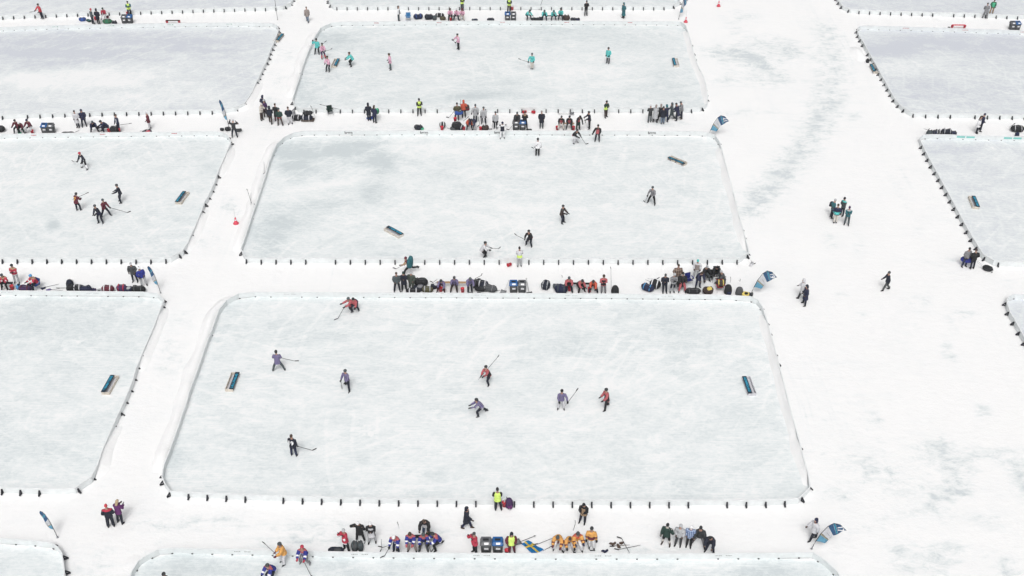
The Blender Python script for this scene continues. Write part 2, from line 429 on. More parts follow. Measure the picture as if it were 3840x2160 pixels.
def person(x, y, yaw, pose, jacket, pants, hat, label, s=1.0, grow=1.035, hem=-.10, pat='plain', feet='boot', gl='black', mirror=False,
           bulk=.022, shorts=False, group=None, emblem=None, num=None, numcol='white', side=0, bend=None, skin='skin', key=None, socks=None, shoe='black', z=0.0, tbulk=.02, jit=6):
    s = s*grow; bulk = bulk + .009
    p = pose_of(pose, mirror, jit)
    p['side'] = side
    if bend is not None: p['bend'] = bend
    lift = .02 if feet == 'skate' else 0.0
    rig = Rig(p, s); rig.off.z += lift
    root = empty('person', (x, y, z), R(yaw)); tag(root, label, 'person', group)
    link('body', body_mesh(rig), root, [C(skin)])
    jc = jacket if isinstance(jacket, (tuple, list)) else (jacket,)
    jm = [cloth(c) for c in jc]; jm = [jm[0], jm[min(1, len(jm)-1)], jm[min(2, len(jm)-1)]]
    jk = link('jacket', jacket_mesh(rig, hem, bulk, pat), root, jm)
    tr = link('shorts' if shorts else 'trousers', trousers_mesh(rig, tbulk, 1.06 if shorts else 1.9, bool(socks)), root, [cloth(pants), cloth(socks or pants)])
    for l in rig.legs:
        f = l['foot']; rt = V((1,0,0)); bk = -f; up = -l['sh']; up = (up - bk*up.dot(bk)).normalized(); rt = bk.cross(up)
        o = link('skate' if feet == 'skate' else 'boot', SH[feet], root, [C(shoe), plastic('steel')])
        o.matrix_local = orient(rt, bk, up, rig.P(l['ank'])) @ Matrix.Scale(s, 4)
    if gl:
        for a in rig.arms:
            up = -a['fa']; bk = V((0,1,0)); bk = bk - up*bk.dot(up)
            if bk.length < .1: bk = V((0,0,1)) - up*up.z
            bk.normalize(); rt = bk.cross(up)
            o = link('glove', SH['glove'], root, [C(gl)])
            k = s*(1.25 if feet == 'skate' else 1.0)
            m = orient(rt, bk, up, rig.P(a['wr'])) @ Matrix.Scale(k, 4)
            if a['sg'] < 0: m = m @ Matrix.Scale(-1, 4, V((1,0,0)))
            o.matrix_local = m
    c, up, ax, bk = rig.spine(.765)
    kind, hc = hat if isinstance(hat, tuple) else (hat, 'black')
    hc = hc if isinstance(hc, (tuple, list)) else (hc, hc)
    nm = {'hair':'hair', 'longhair':'hair', 'tuque':'hat', 'beanie':'hat'}.get(kind, kind)
    if kind in ('beanie', 'tuque', 'cap', 'helmet') and random.random() < .5 and kind != 'helmet':
        o = link('hair', SH['hair'], root, [C('hair')]); o.matrix_local = orient(ax, bk, up, rig.P(c)) @ Matrix.Scale(s*.985, 4)
    o = link(nm, SH[kind], root, [cloth(hc[0]), cloth(hc[1])])
    o.matrix_local = orient(ax, bk, up, rig.P(c + up*.012)) @ Matrix.Scale(s*1.04, 4)
    if emblem:
        c, up, ax, bk = rig.spine(.33)
        o = link('emblem', EMBLEM, jk, [C('white'), C(emblem)])
        sgn = -1
        o.matrix_local = orient(ax, up, -bk, rig.P(c - bk*(.122+bulk+.012))) @ Matrix.Scale(s, 4)
    if num:
        if num not in NUMS: NUMS[num] = text_mesh('number', num, .43, .02)
        c, up, ax, bk = rig.spine(.31)
        o = link('number', NUMS[num], jk, [C(numcol)])
        o.matrix_local = orient(-ax, up, bk, rig.P(c + bk*(.122+bulk+.022))) @ Matrix.Scale(s, 4)
    M = Matrix.Translation((x, y, z)) @ Matrix.Rotation(R(yaw), 4, 'Z')
    hands = [M @ rig.P(a['hand']) for a in rig.arms]
    return root, hands, M, rig

# ------------------------------------------------------------------ hockey sticks
def stick_thing(top, heel, label, blade=None, colr='char', group='hockey sticks', tape='black'):
    top, heel = V(top), V(heel)
    d = (heel-top).normalized()
    root = empty('hockey_stick', heel)
    T, H = top-heel, V((0,0,0))
    bm = bmesh.new(); a, b = frame_of(d)
    tube(bm, [T, T*.5, H], .018, 6); build('shaft', bm, plastic(colr), root)
    bm = bmesh.new(); tube(bm, [T, T + d*.16], .021, 6); build('grip', bm, C('lgrey' if tape == 'black' else 'black'), root)
    if blade is None:
        blade = V((d.x, d.y, 0))
        if blade.length < .05: blade = V((1,0,0))
    blade = V(blade).normalized()
    bm = bmesh.new()
    e = H + blade*.30 + V((0,0,.012)); side = V((-blade.y, blade.x, 0))
    hgt = V((0,0,.075)) if abs(d.z) > .12 else side*.075
    th = side*.012 if abs(d.z) > .12 else V((0,0,.012))
    ring = []
    for t, w in ((0,.8),(.35,1),(.8,.95),(1,.55)):
        p = H.lerp(e, t) + side*(.05*t*t if abs(d.z) > .12 else 0)
        ring.append([bm.verts.new(p + q) for q in (-th-hgt*.25*w, th-hgt*.25*w, th+hgt*w*.75, -th+hgt*w*.75)])
    for r0, r1 in zip(ring, ring[1:]): bridge(bm, r0, r1)
    bm.faces.new(ring[0]); bm.faces.new(ring[-1])
    build('blade', bm, C(tape), root)
    tag(root, label, 'hockey stick', group)
    return root
def held_stick(hands, tip, label, colr='char', tape='black', ln=1.5):
    """stick running from above the upper hand, through the hands, to the blade"""
    tip = V(tip)
    lo = min(hands, key=lambda h: (h-tip).length); hi = max(hands, key=lambda h: (h-tip).length)
    d = (lo - tip).normalized()
    reach = max((lo-tip).length + .35, 1.25)
    return stick_thing(tip + d*reach, tip, label, colr=colr, tape=tape, group='hockey sticks in hand')

# ------------------------------------------------------------------ equipment
def superbox(bm, L, W, H, n=14, m=7, sag=.1, e=.45, seed=0, slot=0):
    """soft stuffed shape: rounded box with sagging top and lumps"""
    rings = []
    for i in range(m+1):
        u = -1 + 2*i/m
        k = (1-abs(u)**3.2)**.5 if abs(u) < 1 else 0
        k = max(k, .22)
        r = []
        for j in range(n):
            t = 2*math.pi*j/n
            cx, sx = math.cos(t), math.sin(t)
            py = math.copysign(abs(cx)**e, cx)*W/2*k; pz = math.copysign(abs(sx)**e, sx)*H/2*(k*.85+.15)
            lump = 1 + .16*noise.noise(V((u*2+seed, t*.8, seed*1.7)))
            zz = pz + H/2
            if sx > 0: zz *= (1 - sag*math.cos(u*2.2)*.6)*lump
            r.append(bm.verts.new((u*L/2, py*lump, max(zz, 0))))
        rings.append(r)
    for a, b in zip(rings, rings[1:]): bridge(bm, a, b, slot)
    bm.faces.new(rings[0]).material_index = slot; bm.faces.new(rings[-1]).material_index = slot
def bag(x, y, rz, L, W, H, c, label, trim='dgrey', kind='duffel', group='bags of hockey gear', z=0, name=None):
    nm = name or {'duffel':'duffel_bag', 'backpack':'backpack', 'box':'equipment_bag', 'heap':'soft_bag'}[kind]
    root = empty(nm, (x, y, z), R(rz)); sd = (x*3.1+y*1.7) % 50
    bm = bmesh.new()
    if kind == 'backpack':
        loft(bm, [(0,W*.5,L*.40,0),(H*.25,W*.52,L*.5,0),(H*.7,W*.46,L*.44,.01),(H*.93,W*.32,L*.30,.02),(H,W*.12,L*.14,.03)], 12)
        bd = build('bag_body', bm, C(c), root, True)
        bm = bmesh.new(); superbox(bm, W*.62, L*.3, H*.42, seed=sd); o = build('pocket', bm, C(trim), root, True); o.location = (0, -L*.46, .03)
        for sx in (-1, 1):
            bm = bmesh.new(); tube(bm, [(sx*W*.22,L*.36,H*.8),(sx*W*.26,L*.62,H*.55),(sx*W*.24,L*.48,H*.1)], .02, 6, flat=1.8); build('strap', bm, C(trim), root, True)
    else:
        e = .28 if kind == 'box' else .5
        superbox(bm, L, W, H, sag=.02 if kind == 'box' else (.35 if kind == 'heap' else .14), e=e, seed=sd)
        build('bag_body', bm, C(c), root, True)
        if kind != 'heap':
            for sx in (-.24, .24):
                bm = bmesh.new()
                tube(bm, [(sx*L,-W*.53,H*.25),(sx*L,-W*.50,H*.75),(sx*L,-W*.2,H*1.04),(sx*L*.9,0,H*1.14),(sx*L,W*.2,H*1.04),(sx*L,W*.5,H*.7)], .022, 6, flat=1.9)
                build('strap', bm, C(trim), root, True)
            bm = bmesh.new(); tube(bm, [(-L*.36,0,H*.98),(-L*.1,.01,H*.93),(L*.12,-.01,H*.93),(L*.36,0,H*.98)], .014, 6); build('zip', bm, C('grey'), root, True)
        else:
            bm = bmesh.new(); superbox(bm, L*.5, W*.6, H*.5, seed=sd+9); o = build('flap', bm, C(trim), root, True); o.location = (L*.12, -W*.12, H*.52)
    tag(root, label, 'bag', group)
    return root
def bucket(x, y, label, z=0, lying=None, c='red', group='red buckets'):
    root = empty('bucket', (x, y, z), random.uniform(0, 6.28))
    bm = bmesh.new()
    loft(bm, [(0,.125,.125,0),(.33,.150,.150,0),(.335,.160,.160,0),(.36,.160,.160,0),(.365,.148,.148,0),(.12,.128,.128,0)], 16, cap_top=True)
    build('pail', bm, plastic(c), root, True)
    bm = bmesh.new(); tube(bm, [(.16,0,.33),(.14,.09,.25),(0,.175,.20),(-.14,.09,.25),(-.16,0,.33)], .006, 5); build('handle', bm, plastic('steel'), root, True)
    if lying is not None:
        root.rotation_euler = (0, R(90), R(lying)); root.location.z = .16 + z
    tag(root, label, 'bucket', group)
    return root
def plank_bench(a, b, c, label, h=.40, group='plank benches', legs=True):
    a, b = V((*a, 0)), V((*b, 0)); d = b-a; L = d.length
    root = empty('bench', ((a+b)/2), math.atan2(d.y, d.x))
    bm = bmesh.new(); box(bm, (0,0,h), (L,.24,.045)); bevel_all(bm, .008, 1); build('seat', bm, mat('plank_'+c, COL[c], .8), root)
    for sx in (-.42, .42) if legs else ():
        bm = bmesh.new(); box(bm, (sx*L,0,(h-.024)/2), (.05,.20,h-.024)); build('leg', bm, mat('plank_'+c, COL[c], .8), root)
    tag(root, label, 'bench', group)
    return root
def bin_thing(x, y, rz, lidc, label, group='litter and recycling bins'):
    root = empty('waste_bin', (x, y, 0), R(rz))
    bm = bmesh.new(); box(bm, (0,0,.36), (.56,.46,.72), taper=1.12); bevel_all(bm, .03, 2); build('bin_body', bm, plastic('graphite'), root, True)
    lm = plastic('lidgrey') if lidc == 'grey' else plastic('lidblue')
    bm = bmesh.new()      # lid sloping to the front with a rim
    box(bm, (0,0,.75), (.70,.58,.06)); bevel_all(bm, .015, 2)
    vs = [bm.verts.new(p) for p in ((-.31,-.26,.78),(.31,-.26,.78),(.33,.27,.78),(-.33,.27,.78),(-.26,-.13,.90),(.26,-.13,.90),(.29,.25,.97),(-.29,.25,.97))]
    for q in ((4,5,6,7),(0,1,5,4),(1,2,6,5),(2,3,7,6),(3,0,4,7)): bm.faces.new([vs[i] for i in q])
    lid = build('lid', bm, lm, root)
    bm = bmesh.new(); rot = Matrix.Rotation(math.atan2(.07,.38), 3, 'X'); box(bm, (0,.05,.937), (.34,.15,.014), rot=rot); build('opening', bm, plastic('black'), lid)
    bm = bmesh.new(); rot = Matrix.Rotation(math.atan2(.12,.13), 3, 'X'); box(bm, (.03,-.20,.845), (.26,.13,.012), rot=rot); build('sticker', bm, plastic('white'), lid)
    bm = bmesh.new(); box(bm, (.02,-.262,.45), (.26,.012,.13)); build('notice', bm, plastic('white'), root)
    tag(root, label, 'bin', group)
    return root
def goal(x, y, yaw, label, frame='wood', tilt=0):
    """long low pond hockey goal: timber tray with a dark lettered shelf along its front (front towards -Y)"""
    root = empty('hockey_goal', (x, y, .004), R(yaw))
    if tilt: root.rotation_euler = (R(tilt), 0, R(yaw)); root.location.z = .02
    wm = mat('goal_timber_'+frame, COL[frame], .8, .12, 6)
    L, D, H = 1.85, .58, .25
    bm = bmesh.new(); box(bm, (0,D/2-.02,H/2), (L,.04,H)); bevel_all(bm, .006, 1); build('back_board', bm, wm, root)
    for sx in (-1, 1):
        bm = bmesh.new(); box(bm, (sx*(L/2-.022),-.021,H/2-.001), (.044,D-.042,H-.002)); bevel_all(bm, .006, 1); build('end_board', bm, wm, root)
    bm = bmesh.new(); box(bm, (0,-.02,.012), (L-.092,D-.05,.012)); build('floor_board', bm, plastic('pale'), root)
    for sx in (-.32, .32):
        bm = bmesh.new(); box(bm, (sx*L*.5,-D/2+.05,H/2-.03), (.44,.03,H-.07)); build('front_block', bm, wm, root)
    bm = bmesh.new(); box(bm, (0,-D/2+.125,H+.011), (L+.01,.31,.022)); bevel_all(bm, .004, 1)
    pn = build('panel', bm, plastic('panel'), root)
    bm = bmesh.new(); rnd = random.Random(int(x*10)+int(y*7)); px = -.80      # big blue capitals, unreadable at this distance
    k = 0
    while px < .72:
        w = rnd.choice((.10,.12,.14)); yy = -D/2+.125; hh = .17
        st = rnd.choice((0,1,2,3))
        box(bm, (px+.014,yy,H+.026), (.030,hh,.006))
        if st != 1: box(bm, (px+w-.014,yy,H+.026), (.030,hh,.006))
        for q in ({0:(.5,-.5), 1:(-.5,), 2:(0,), 3:(.5,0)}[st]):
            box(bm, (px+w/2,yy+q*(hh-.034),H+.027), (w-.008,.032,.006))
        px += w + .034; k += 1
    build('lettering', bm, plastic('letter'), pn)
    tag(root, label, 'hockey goal', 'pond hockey goals')
    return root
def feather_flag(x, y, rz, label, number=None, shape='bent', k=1.0, lean=0):
    """feather banner: a whippy pole with a printed sail"""
    root = empty('feather_flag', (x, y, 0), rz)
    if shape == 'bent': pole = [(0,0),(.07,.4),(.15,.73),(.35,1.41),(.68,2.07),(.99,2.35),(1.40,2.22),(1.86,1.69)]
    else: pole = [(0,0),(.05,.6),(.11,1.2),(.20,1.9),(.32,2.6),(.50,3.2),(.72,3.55),(.95,3.62)]
    P = [V((px*k, 0, pz*k)) for px, pz in pole]
    bm = bmesh.new(); tube(bm, P, [.024-.0018*i for i in range(len(P))], 7); build('pole', bm, plastic('char'), root, True)
    bm = bmesh.new(); box(bm, (0,0,.02), (.16,.04,.03)); box(bm, (0,0,.021), (.04,.16,.026)); build('foot', bm, plastic('steel'), root)
    # sail: pole edge and free edge, cut into printed panels
    i0 = 2
    edge = P[i0:]
    n = len(edge); free = []
    if shape == 'bent':
        fr = [(.74,.58),(.94,.83),(1.13,1.21),(1.33,1.38),(1.55,1.53),(1.84,1.67)]
    else:
        fr = [(.50,1.15),(.66,1.5),(.80,2.05),(.93,2.6),(1.02,3.1),(1.03,3.45),(.97,3.60)]
    fr = fr[:n]
    while len(fr) < n: fr.append(fr[-1])
    free = [V((a*k, 0, b*k)) for a, b in fr]
    def quad_strip(ta, tb, matn, nm, m=10, par=None):
        bm = bmesh.new(); rows = []
        for i in range(m+1):
            t = (ta + (tb-ta)*i/m)*(n-1); j = min(int(t), n-2); u = t-j
            a = edge[j].lerp(edge[j+1], u); b = free[j].lerp(free[j+1], u)
            row = []
            for q in range(5):
                p = a.lerp(b, q/4); wv = .045*k*math.sin(q*1.3+t*1.9)*(q/4)
                row.append(bm.verts.new(p + V((0, wv, 0))))
            rows.append(row)
        for r0, r1 in zip(rows, rows[1:]):
            for q in range(4): bm.faces.new((r0[q], r0[q+1], r1[q+1], r1[q]))
        bmesh.ops.solidify(bm, geom=bm.faces[:], thickness=.006)
        return build(nm, bm, matn, par or root, True)
    sl = quad_strip(.0, .17, plastic('flagsky'), 'sail_foot')
    quad_strip(.175, .215, plastic('flagtan'), 'sail_band')
    quad_strip(.22, .40, plastic('flagwhite'), 'sail_middle')
    quad_strip(.405, .57, plastic('flagpic'), 'sail_picture')
    quad_strip(.575, .65, plastic('flagsea'), 'sail_stripe')
    top = quad_strip(.655, 1.0, plastic('flagnavy'), 'sail_top')
    bm = bmesh.new()
    for q in range(7):
        t = .31*(n-1); j = int(t); a = edge[j].lerp(edge[j+1], t-j); b = free[j].lerp(free[j+1], t-j)
        c = a.lerp(b, .30+.07*q); box(bm, (c.x, -.06, c.z), (.035,.004,.05 if q % 2 else .035), rot=Matrix.Rotation(R(35),3,'Y'))
    build('print', bm, plastic('lgrey'), root)
    if number:
        t = .79*(n-1); j = int(t); u = t-j
        a = edge[j].lerp(edge[j+1], u); b = free[j].lerp(free[j+1], u)
        o = link('number', text_mesh('flag_number', number, .52*k, .010), top, [plastic('white')])
        xd = (b-a).normalized(); c = a.lerp(b, .46)
        nrm = V((0,-1,0)); ydir = nrm.cross(xd)
        o.matrix_local = orient(xd, ydir, nrm, c + V((0,-.055*k,0)))
    tag(root, label, 'flag', 'feather flags beside the rinks')
    return root
def camp_chair(x, y, rz, c, label):
    root = empty('camp_chair', (x, y, 0), rz)
    bm = bmesh.new()
    vs = [bm.verts.new(p) for p in ((-.25,-.25,.44),(.25,-.25,.44),(.25,.20,.38),(-.25,.20,.38))]; bm.faces.new(vs)
    bmesh.ops.solidify(bm, geom=bm.faces[:], thickness=.02); build('seat', bm, C(c), root)
    bm = bmesh.new()
    vs = [bm.verts.new(p) for p in ((-.25,.20,.39),(.25,.20,.39),(.27,.34,.88),(-.27,.34,.88))]; bm.faces.new(vs)
    bmesh.ops.solidify(bm, geom=bm.faces[:], thickness=.02); build('backrest', bm, C(c), root)
    for sx in (-1, 1):
        bm = bmesh.new(); tube(bm, [(sx*.27,.34,.88),(sx*.25,-.02,.42),(sx*.27,-.30,.01)], .012, 6); build('leg', bm, plastic('steel'), root)
        bm = bmesh.new(); tube(bm, [(sx*.25,-.25,.44),(sx*.10,.05,.22),(sx*.27,.30,.01)], .012, 6); build('leg', bm, plastic('steel'), root)
        bm = bmesh.new(); box(bm, (sx*.30,-.02,.62), (.07,.46,.02)); build('armrest', bm, C(c), root)
    tag(root, label, 'camp chair', 'folding camp chairs')
    return root
def shovel(a, b, c, label, bladec='steel'):
    """snow shovel lying or leaning: blade end a, handle end b"""
    a, b = V(a), V(b); d = (a-b).normalized()
    root = empty('snow_shovel', a); T = b-a
    bm = bmesh.new(); tube(bm, [T, V((0,0,0))], .018, 6); build('shaft', bm, plastic(c), root)
    bm = bmesh.new(); s, u = frame_of(d)
    tube(bm, [T - s*.07, T - d*.09, T + s*.07, T - s*.07], .014, 6); build('handle', bm, plastic(c), root)
    bm = bmesh.new()
    rows = []
    for i in range(4):
        row = []
        for j in range(5):
            q = (j-2)/2
            row.append(bm.verts.new(d*(.42*i/3-.04) + s*q*.23 + u*(.06*q*q + .02 + .05*(i/3)**2)))
        rows.append(row)
    for r0, r1 in zip(rows, rows[1:]):
        for j in range(4): bm.faces.new((r0[j], r0[j+1], r1[j+1], r1[j]))
    bmesh.ops.solidify(bm, geom=bm.faces[:], thickness=.012)
    build('scoop', bm, plastic(bladec), root, True)
    tag(root, label, 'snow shovel', 'snow shovels')
    return root
def cone(x, y, label, pole=True):
    root = empty('marker_cone', (x, y, 0))
    bm = bmesh.new(); loft(bm, [(.0,.25,.25,0),(.04,.25,.25,0),(.045,.18,.18,0),(.36,.10,.10,0),(.62,.045,.045,0)], 14); build('cone_body', bm, plastic('conered'), root, True)
    bm = bmesh.new(); loft(bm, [(.34,.112,.112,0),(.44,.092,.092,0)], 14); build('collar', bm, plastic('white'), root, True)
    if pole:
        bm = bmesh.new(); tube(bm, [(0,0,.4),(.01,0,1.5)], .010, 6); build('whip', bm, plastic('lgrey'), root)
    tag(root, label, 'cone', 'red marker cones')
    return root
def sled(x, y, rz, label):
    root = empty('sled', (x, y, 0), R(rz))
    bm = bmesh.new(); box(bm, (0,0,.05), (1.25,.55,.06)); bevel_all(bm, .02, 2); build('deck', bm, plastic('sledbrown'), root, True)
    for sy in (-1, 1):
        bm = bmesh.new(); box(bm, (0,sy*.27,.12), (1.25,.03,.13)); bevel_all(bm, .01, 1); build('side_rail', bm, plastic('sledbrown'), root, True)
    tag(root, label, 'sled', None)
    return root
def suitcase(x, y, rz, label):
    root = empty('wheeled_suitcase', (x, y, .0), R(rz))
    bm = bmesh.new(); superbox(bm, .80, .46, .36, sag=.05, e=.3, seed=3); build('bag_body', bm, C('black'), root, True)
    for sy in (-1, 1):
        bm = bmesh.new(); tube(bm, [(.40,sy*.15,.03),(.40,sy*.19,.03)], .05, 10); build('wheel', bm, plastic('char'), root)
    bm = bmesh.new(); tube(bm, [(-.38,-.1,.25),(-.9,-.1,.52),(-.9,.1,.52),(-.38,.1,.25)], .012, 6); build('pull_handle', bm, plastic('steel'), root)
    bm = bmesh.new(); superbox(bm, .5, .1, .14, seed=8); o = build('pocket', bm, C('char'), root, True); o.location = (0,-.22,.06)
    tag(root, label, 'suitcase', None)
    return root
def glove_pair(x, y, c, label, n=2):
    root = empty('hockey_gloves', (x, y, .05))
    for i in range(n):
        o = link('glove', SH['glove'], root, [C(c)]); o.location = (.16*i-.08, .10*math.sin(i*2.2), .02*i)
        o.rotation_euler = (R(80), R(20*i), R(50+75*i)); o.scale = (1.7,1.9,1.7)
    tag(root, label, 'gloves', 'hockey gloves')
    return root
def flag_cloth(quad, label):
    """blue flag with a yellow cross spread over the snow, rippled"""
    q = [V((*p, .03)) for p in quad]           # hoist-top, hoist-bottom, fly-bottom, fly-top
    bm = bmesh.new(); N, Mm = 32, 20; g = []
    for i in range(N+1):
        row = []
        for j in range(Mm+1):
            u, v = i/N, j/Mm
            p = q[0].lerp(q[3], u).lerp(q[1].lerp(q[2], u), v)
            p = p + V((0,0,.05*(1+math.sin(u*9+v*5))*.5 + .04*noise.noise(V((u*4,v*4,2)))))
            row.append(bm.verts.new(p))
        g.append(row)
    for i in range(N):
        for j in range(Mm):
            f = bm.faces.new((g[i][j], g[i+1][j], g[i+1][j+1], g[i][j+1]))
            f.material_index = 1 if (10 <= i < 15 or 8 <= j < 12) else 0
    bmesh.ops.solidify(bm, geom=bm.faces[:], thickness=.006)
    o = build('flag', bm, [mat('flag_blue', (.02,.26,.60)), mat('flag_yellow', (.85,.68,.12))], None, True)
    tag(o, label, 'flag')
    return o
for n_, c_ in dict(panel=(.012,.03,.05), letter=(.04,.38,.58), lidblue=(.012,.10,.30), lidgrey=(.11,.115,.125), flagsky=(.22,.52,.70), flagtan=(.42,.40,.30),
                   flagwhite=(.78,.79,.82), flagpic=(.06,.17,.34), flagsea=(.04,.36,.52), flagnavy=(.055,.17,.34), conered=(.62,.05,.09), sledbrown=(.10,.075,.06),
                   boardwhite=(.735,.765,.770), bteal=(.20,.54,.50), bred=(.45,.09,.11), bgreenl=(.06,.26,.16), bfaint=(.45,.46,.48), boliv=(.2,.2,.2)).items(): COL[n_] = c_

# ------------------------------------------------------------------ boards round the rinks
def _brace():
    bm = bmesh.new(); w = .10              # outward is -Y: upright, foot and strut, and the bolt end showing inside
    box(bm, (0,-.050,.165), (w,.05,.29)); box(bm, (0,-.155,.022), (w,.25,.044))
    box(bm, (0,-.165,.165), (w-.004,.045,.335), rot=Matrix.Rotation(R(-40),3,'X'))
    box(bm, (0,.045,.03), (.10,.05,.05))
    return mesh_of('brace', bm, 1, False)
BRACE = _brace()
def board_run(pts, label, text=None, tcol=None, braces=True, skip=(), group='boards round the ice rinks', name='rink_boards', step=1.22, offset=0.0, H=.46, drop=0.0):
    """a run of low white boards; the playing side lies to the left of the direction of travel"""
    P = [V((*p, 0)) for p in pts]
    c0 = P[0]
    root = empty(name, c0)
    bm = bmesh.new(); L = 0; cum = [0]
    for a, b in zip(P, P[1:]): L += (b-a).length; cum.append(L)
    prof = []
    for i, p in enumerate(P):
        t = (P[min(i+1,len(P)-1)] - P[max(i-1,0)]).normalized(); nrm = V((-t.y, t.x, 0))
        q = p - c0
        prof.append([bm.verts.new(q + nrm*.018 + V((0,0,z_))) for z_ in (-.02, H)] + [bm.verts.new(q - nrm*.018 + V((0,0,z_))) for z_ in (H, -.02)])
    for a, b in zip(prof, prof[1:]): bridge(bm, a, b)
    bm.faces.new(prof[0]); bm.faces.new(prof[-1])
    build('panel', bm, mat('board_white', COL['boardwhite'], .45, .035, 2.5, .4), root)
    bm = bmesh.new()                          # cap rail
    cap = []
    for i, p in enumerate(P):
        t = (P[min(i+1,len(P)-1)] - P[max(i-1,0)]).normalized(); nrm = V((-t.y, t.x, 0)); q = p - c0
        cap.append([bm.verts.new(q + nrm*s_*.034 + V((0,0,z_))) for s_, z_ in ((1,H+.003),(1,H+.028),(-1,H+.028),(-1,H+.003))])
    for a, b in zip(cap, cap[1:]): bridge(bm, a, b)
    bm.faces.new(cap[0]); bm.faces.new(cap[-1])
    build('cap_rail', bm, mat('board_cap', (.80,.82,.825), .5, .03, 2.5), root)
    def at(s_):
        j = 0
        while j < len(P)-2 and cum[j+1] < s_: j += 1
        u = (s_-cum[j])/max(cum[j+1]-cum[j], 1e-6)
        return P[j].lerp(P[j+1], u), (P[j+1]-P[j]).normalized()
    if braces:
        s_ = .25; i = 0
        while s_ < L-.1 and i < 98:
            if random.random() > .05:
                p, t = at(s_)
                o = link('brace', BRACE, root, [mat('brace_black', (.026,.027,.034), .6)])
                o.location = p - c0 + V((0,0,-(drop*random.uniform(.75,1) if random.random() < .72 else drop*random.uniform(0,.6)))); o.rotation_euler = (0, 0, math.atan2(t.y, t.x) + random.uniform(-.04,.04))
            s_ += step; i += 1
    if text:
        for s_, kind in text:
            p, t = at(s_); nrm = V((-t.y, t.x, 0))
            if kind[0] == 'word':
                o = link('lettering', text_mesh('board_word', kind[1], kind[2], .002), root, [plastic(kind[3])])
                o.matrix_local = orient(t, V((0,0,1)), -nrm if False else t.cross(V((0,0,1))), p - c0 + nrm*.024 + V((0,0,.27)))
                # face the playing side
                m = orient(-t, V((0,0,1)), nrm, p - c0 + nrm*.024 + V((0,0,.27)))
                o.matrix_local = m
            else:
                bm = bmesh.new(); rnd = random.Random(int(s_*10))
                for (dx, w, h, zz) in kind[1]:
                    if kind[0] == 'solid':
                        box(bm, (dx,.022,zz), (w,.006,h))
                    else:
                        n_ = max(3, int(w/.09))
                        for q in range(n_):
                            hh = h*rnd.uniform(.5,1); box(bm, (dx-w/2+w*(q+.5)/n_,.022,zz+rnd.uniform(-.1,.1)*h), (w/n_*.72,.006,hh))
                o = build('lettering', bm, plastic(kind[2]), root)
                o.location = p - c0; o.rotation_euler = (0,0,math.atan2(t.y, t.x))
    tag(root, label, 'boards', group)
    return root

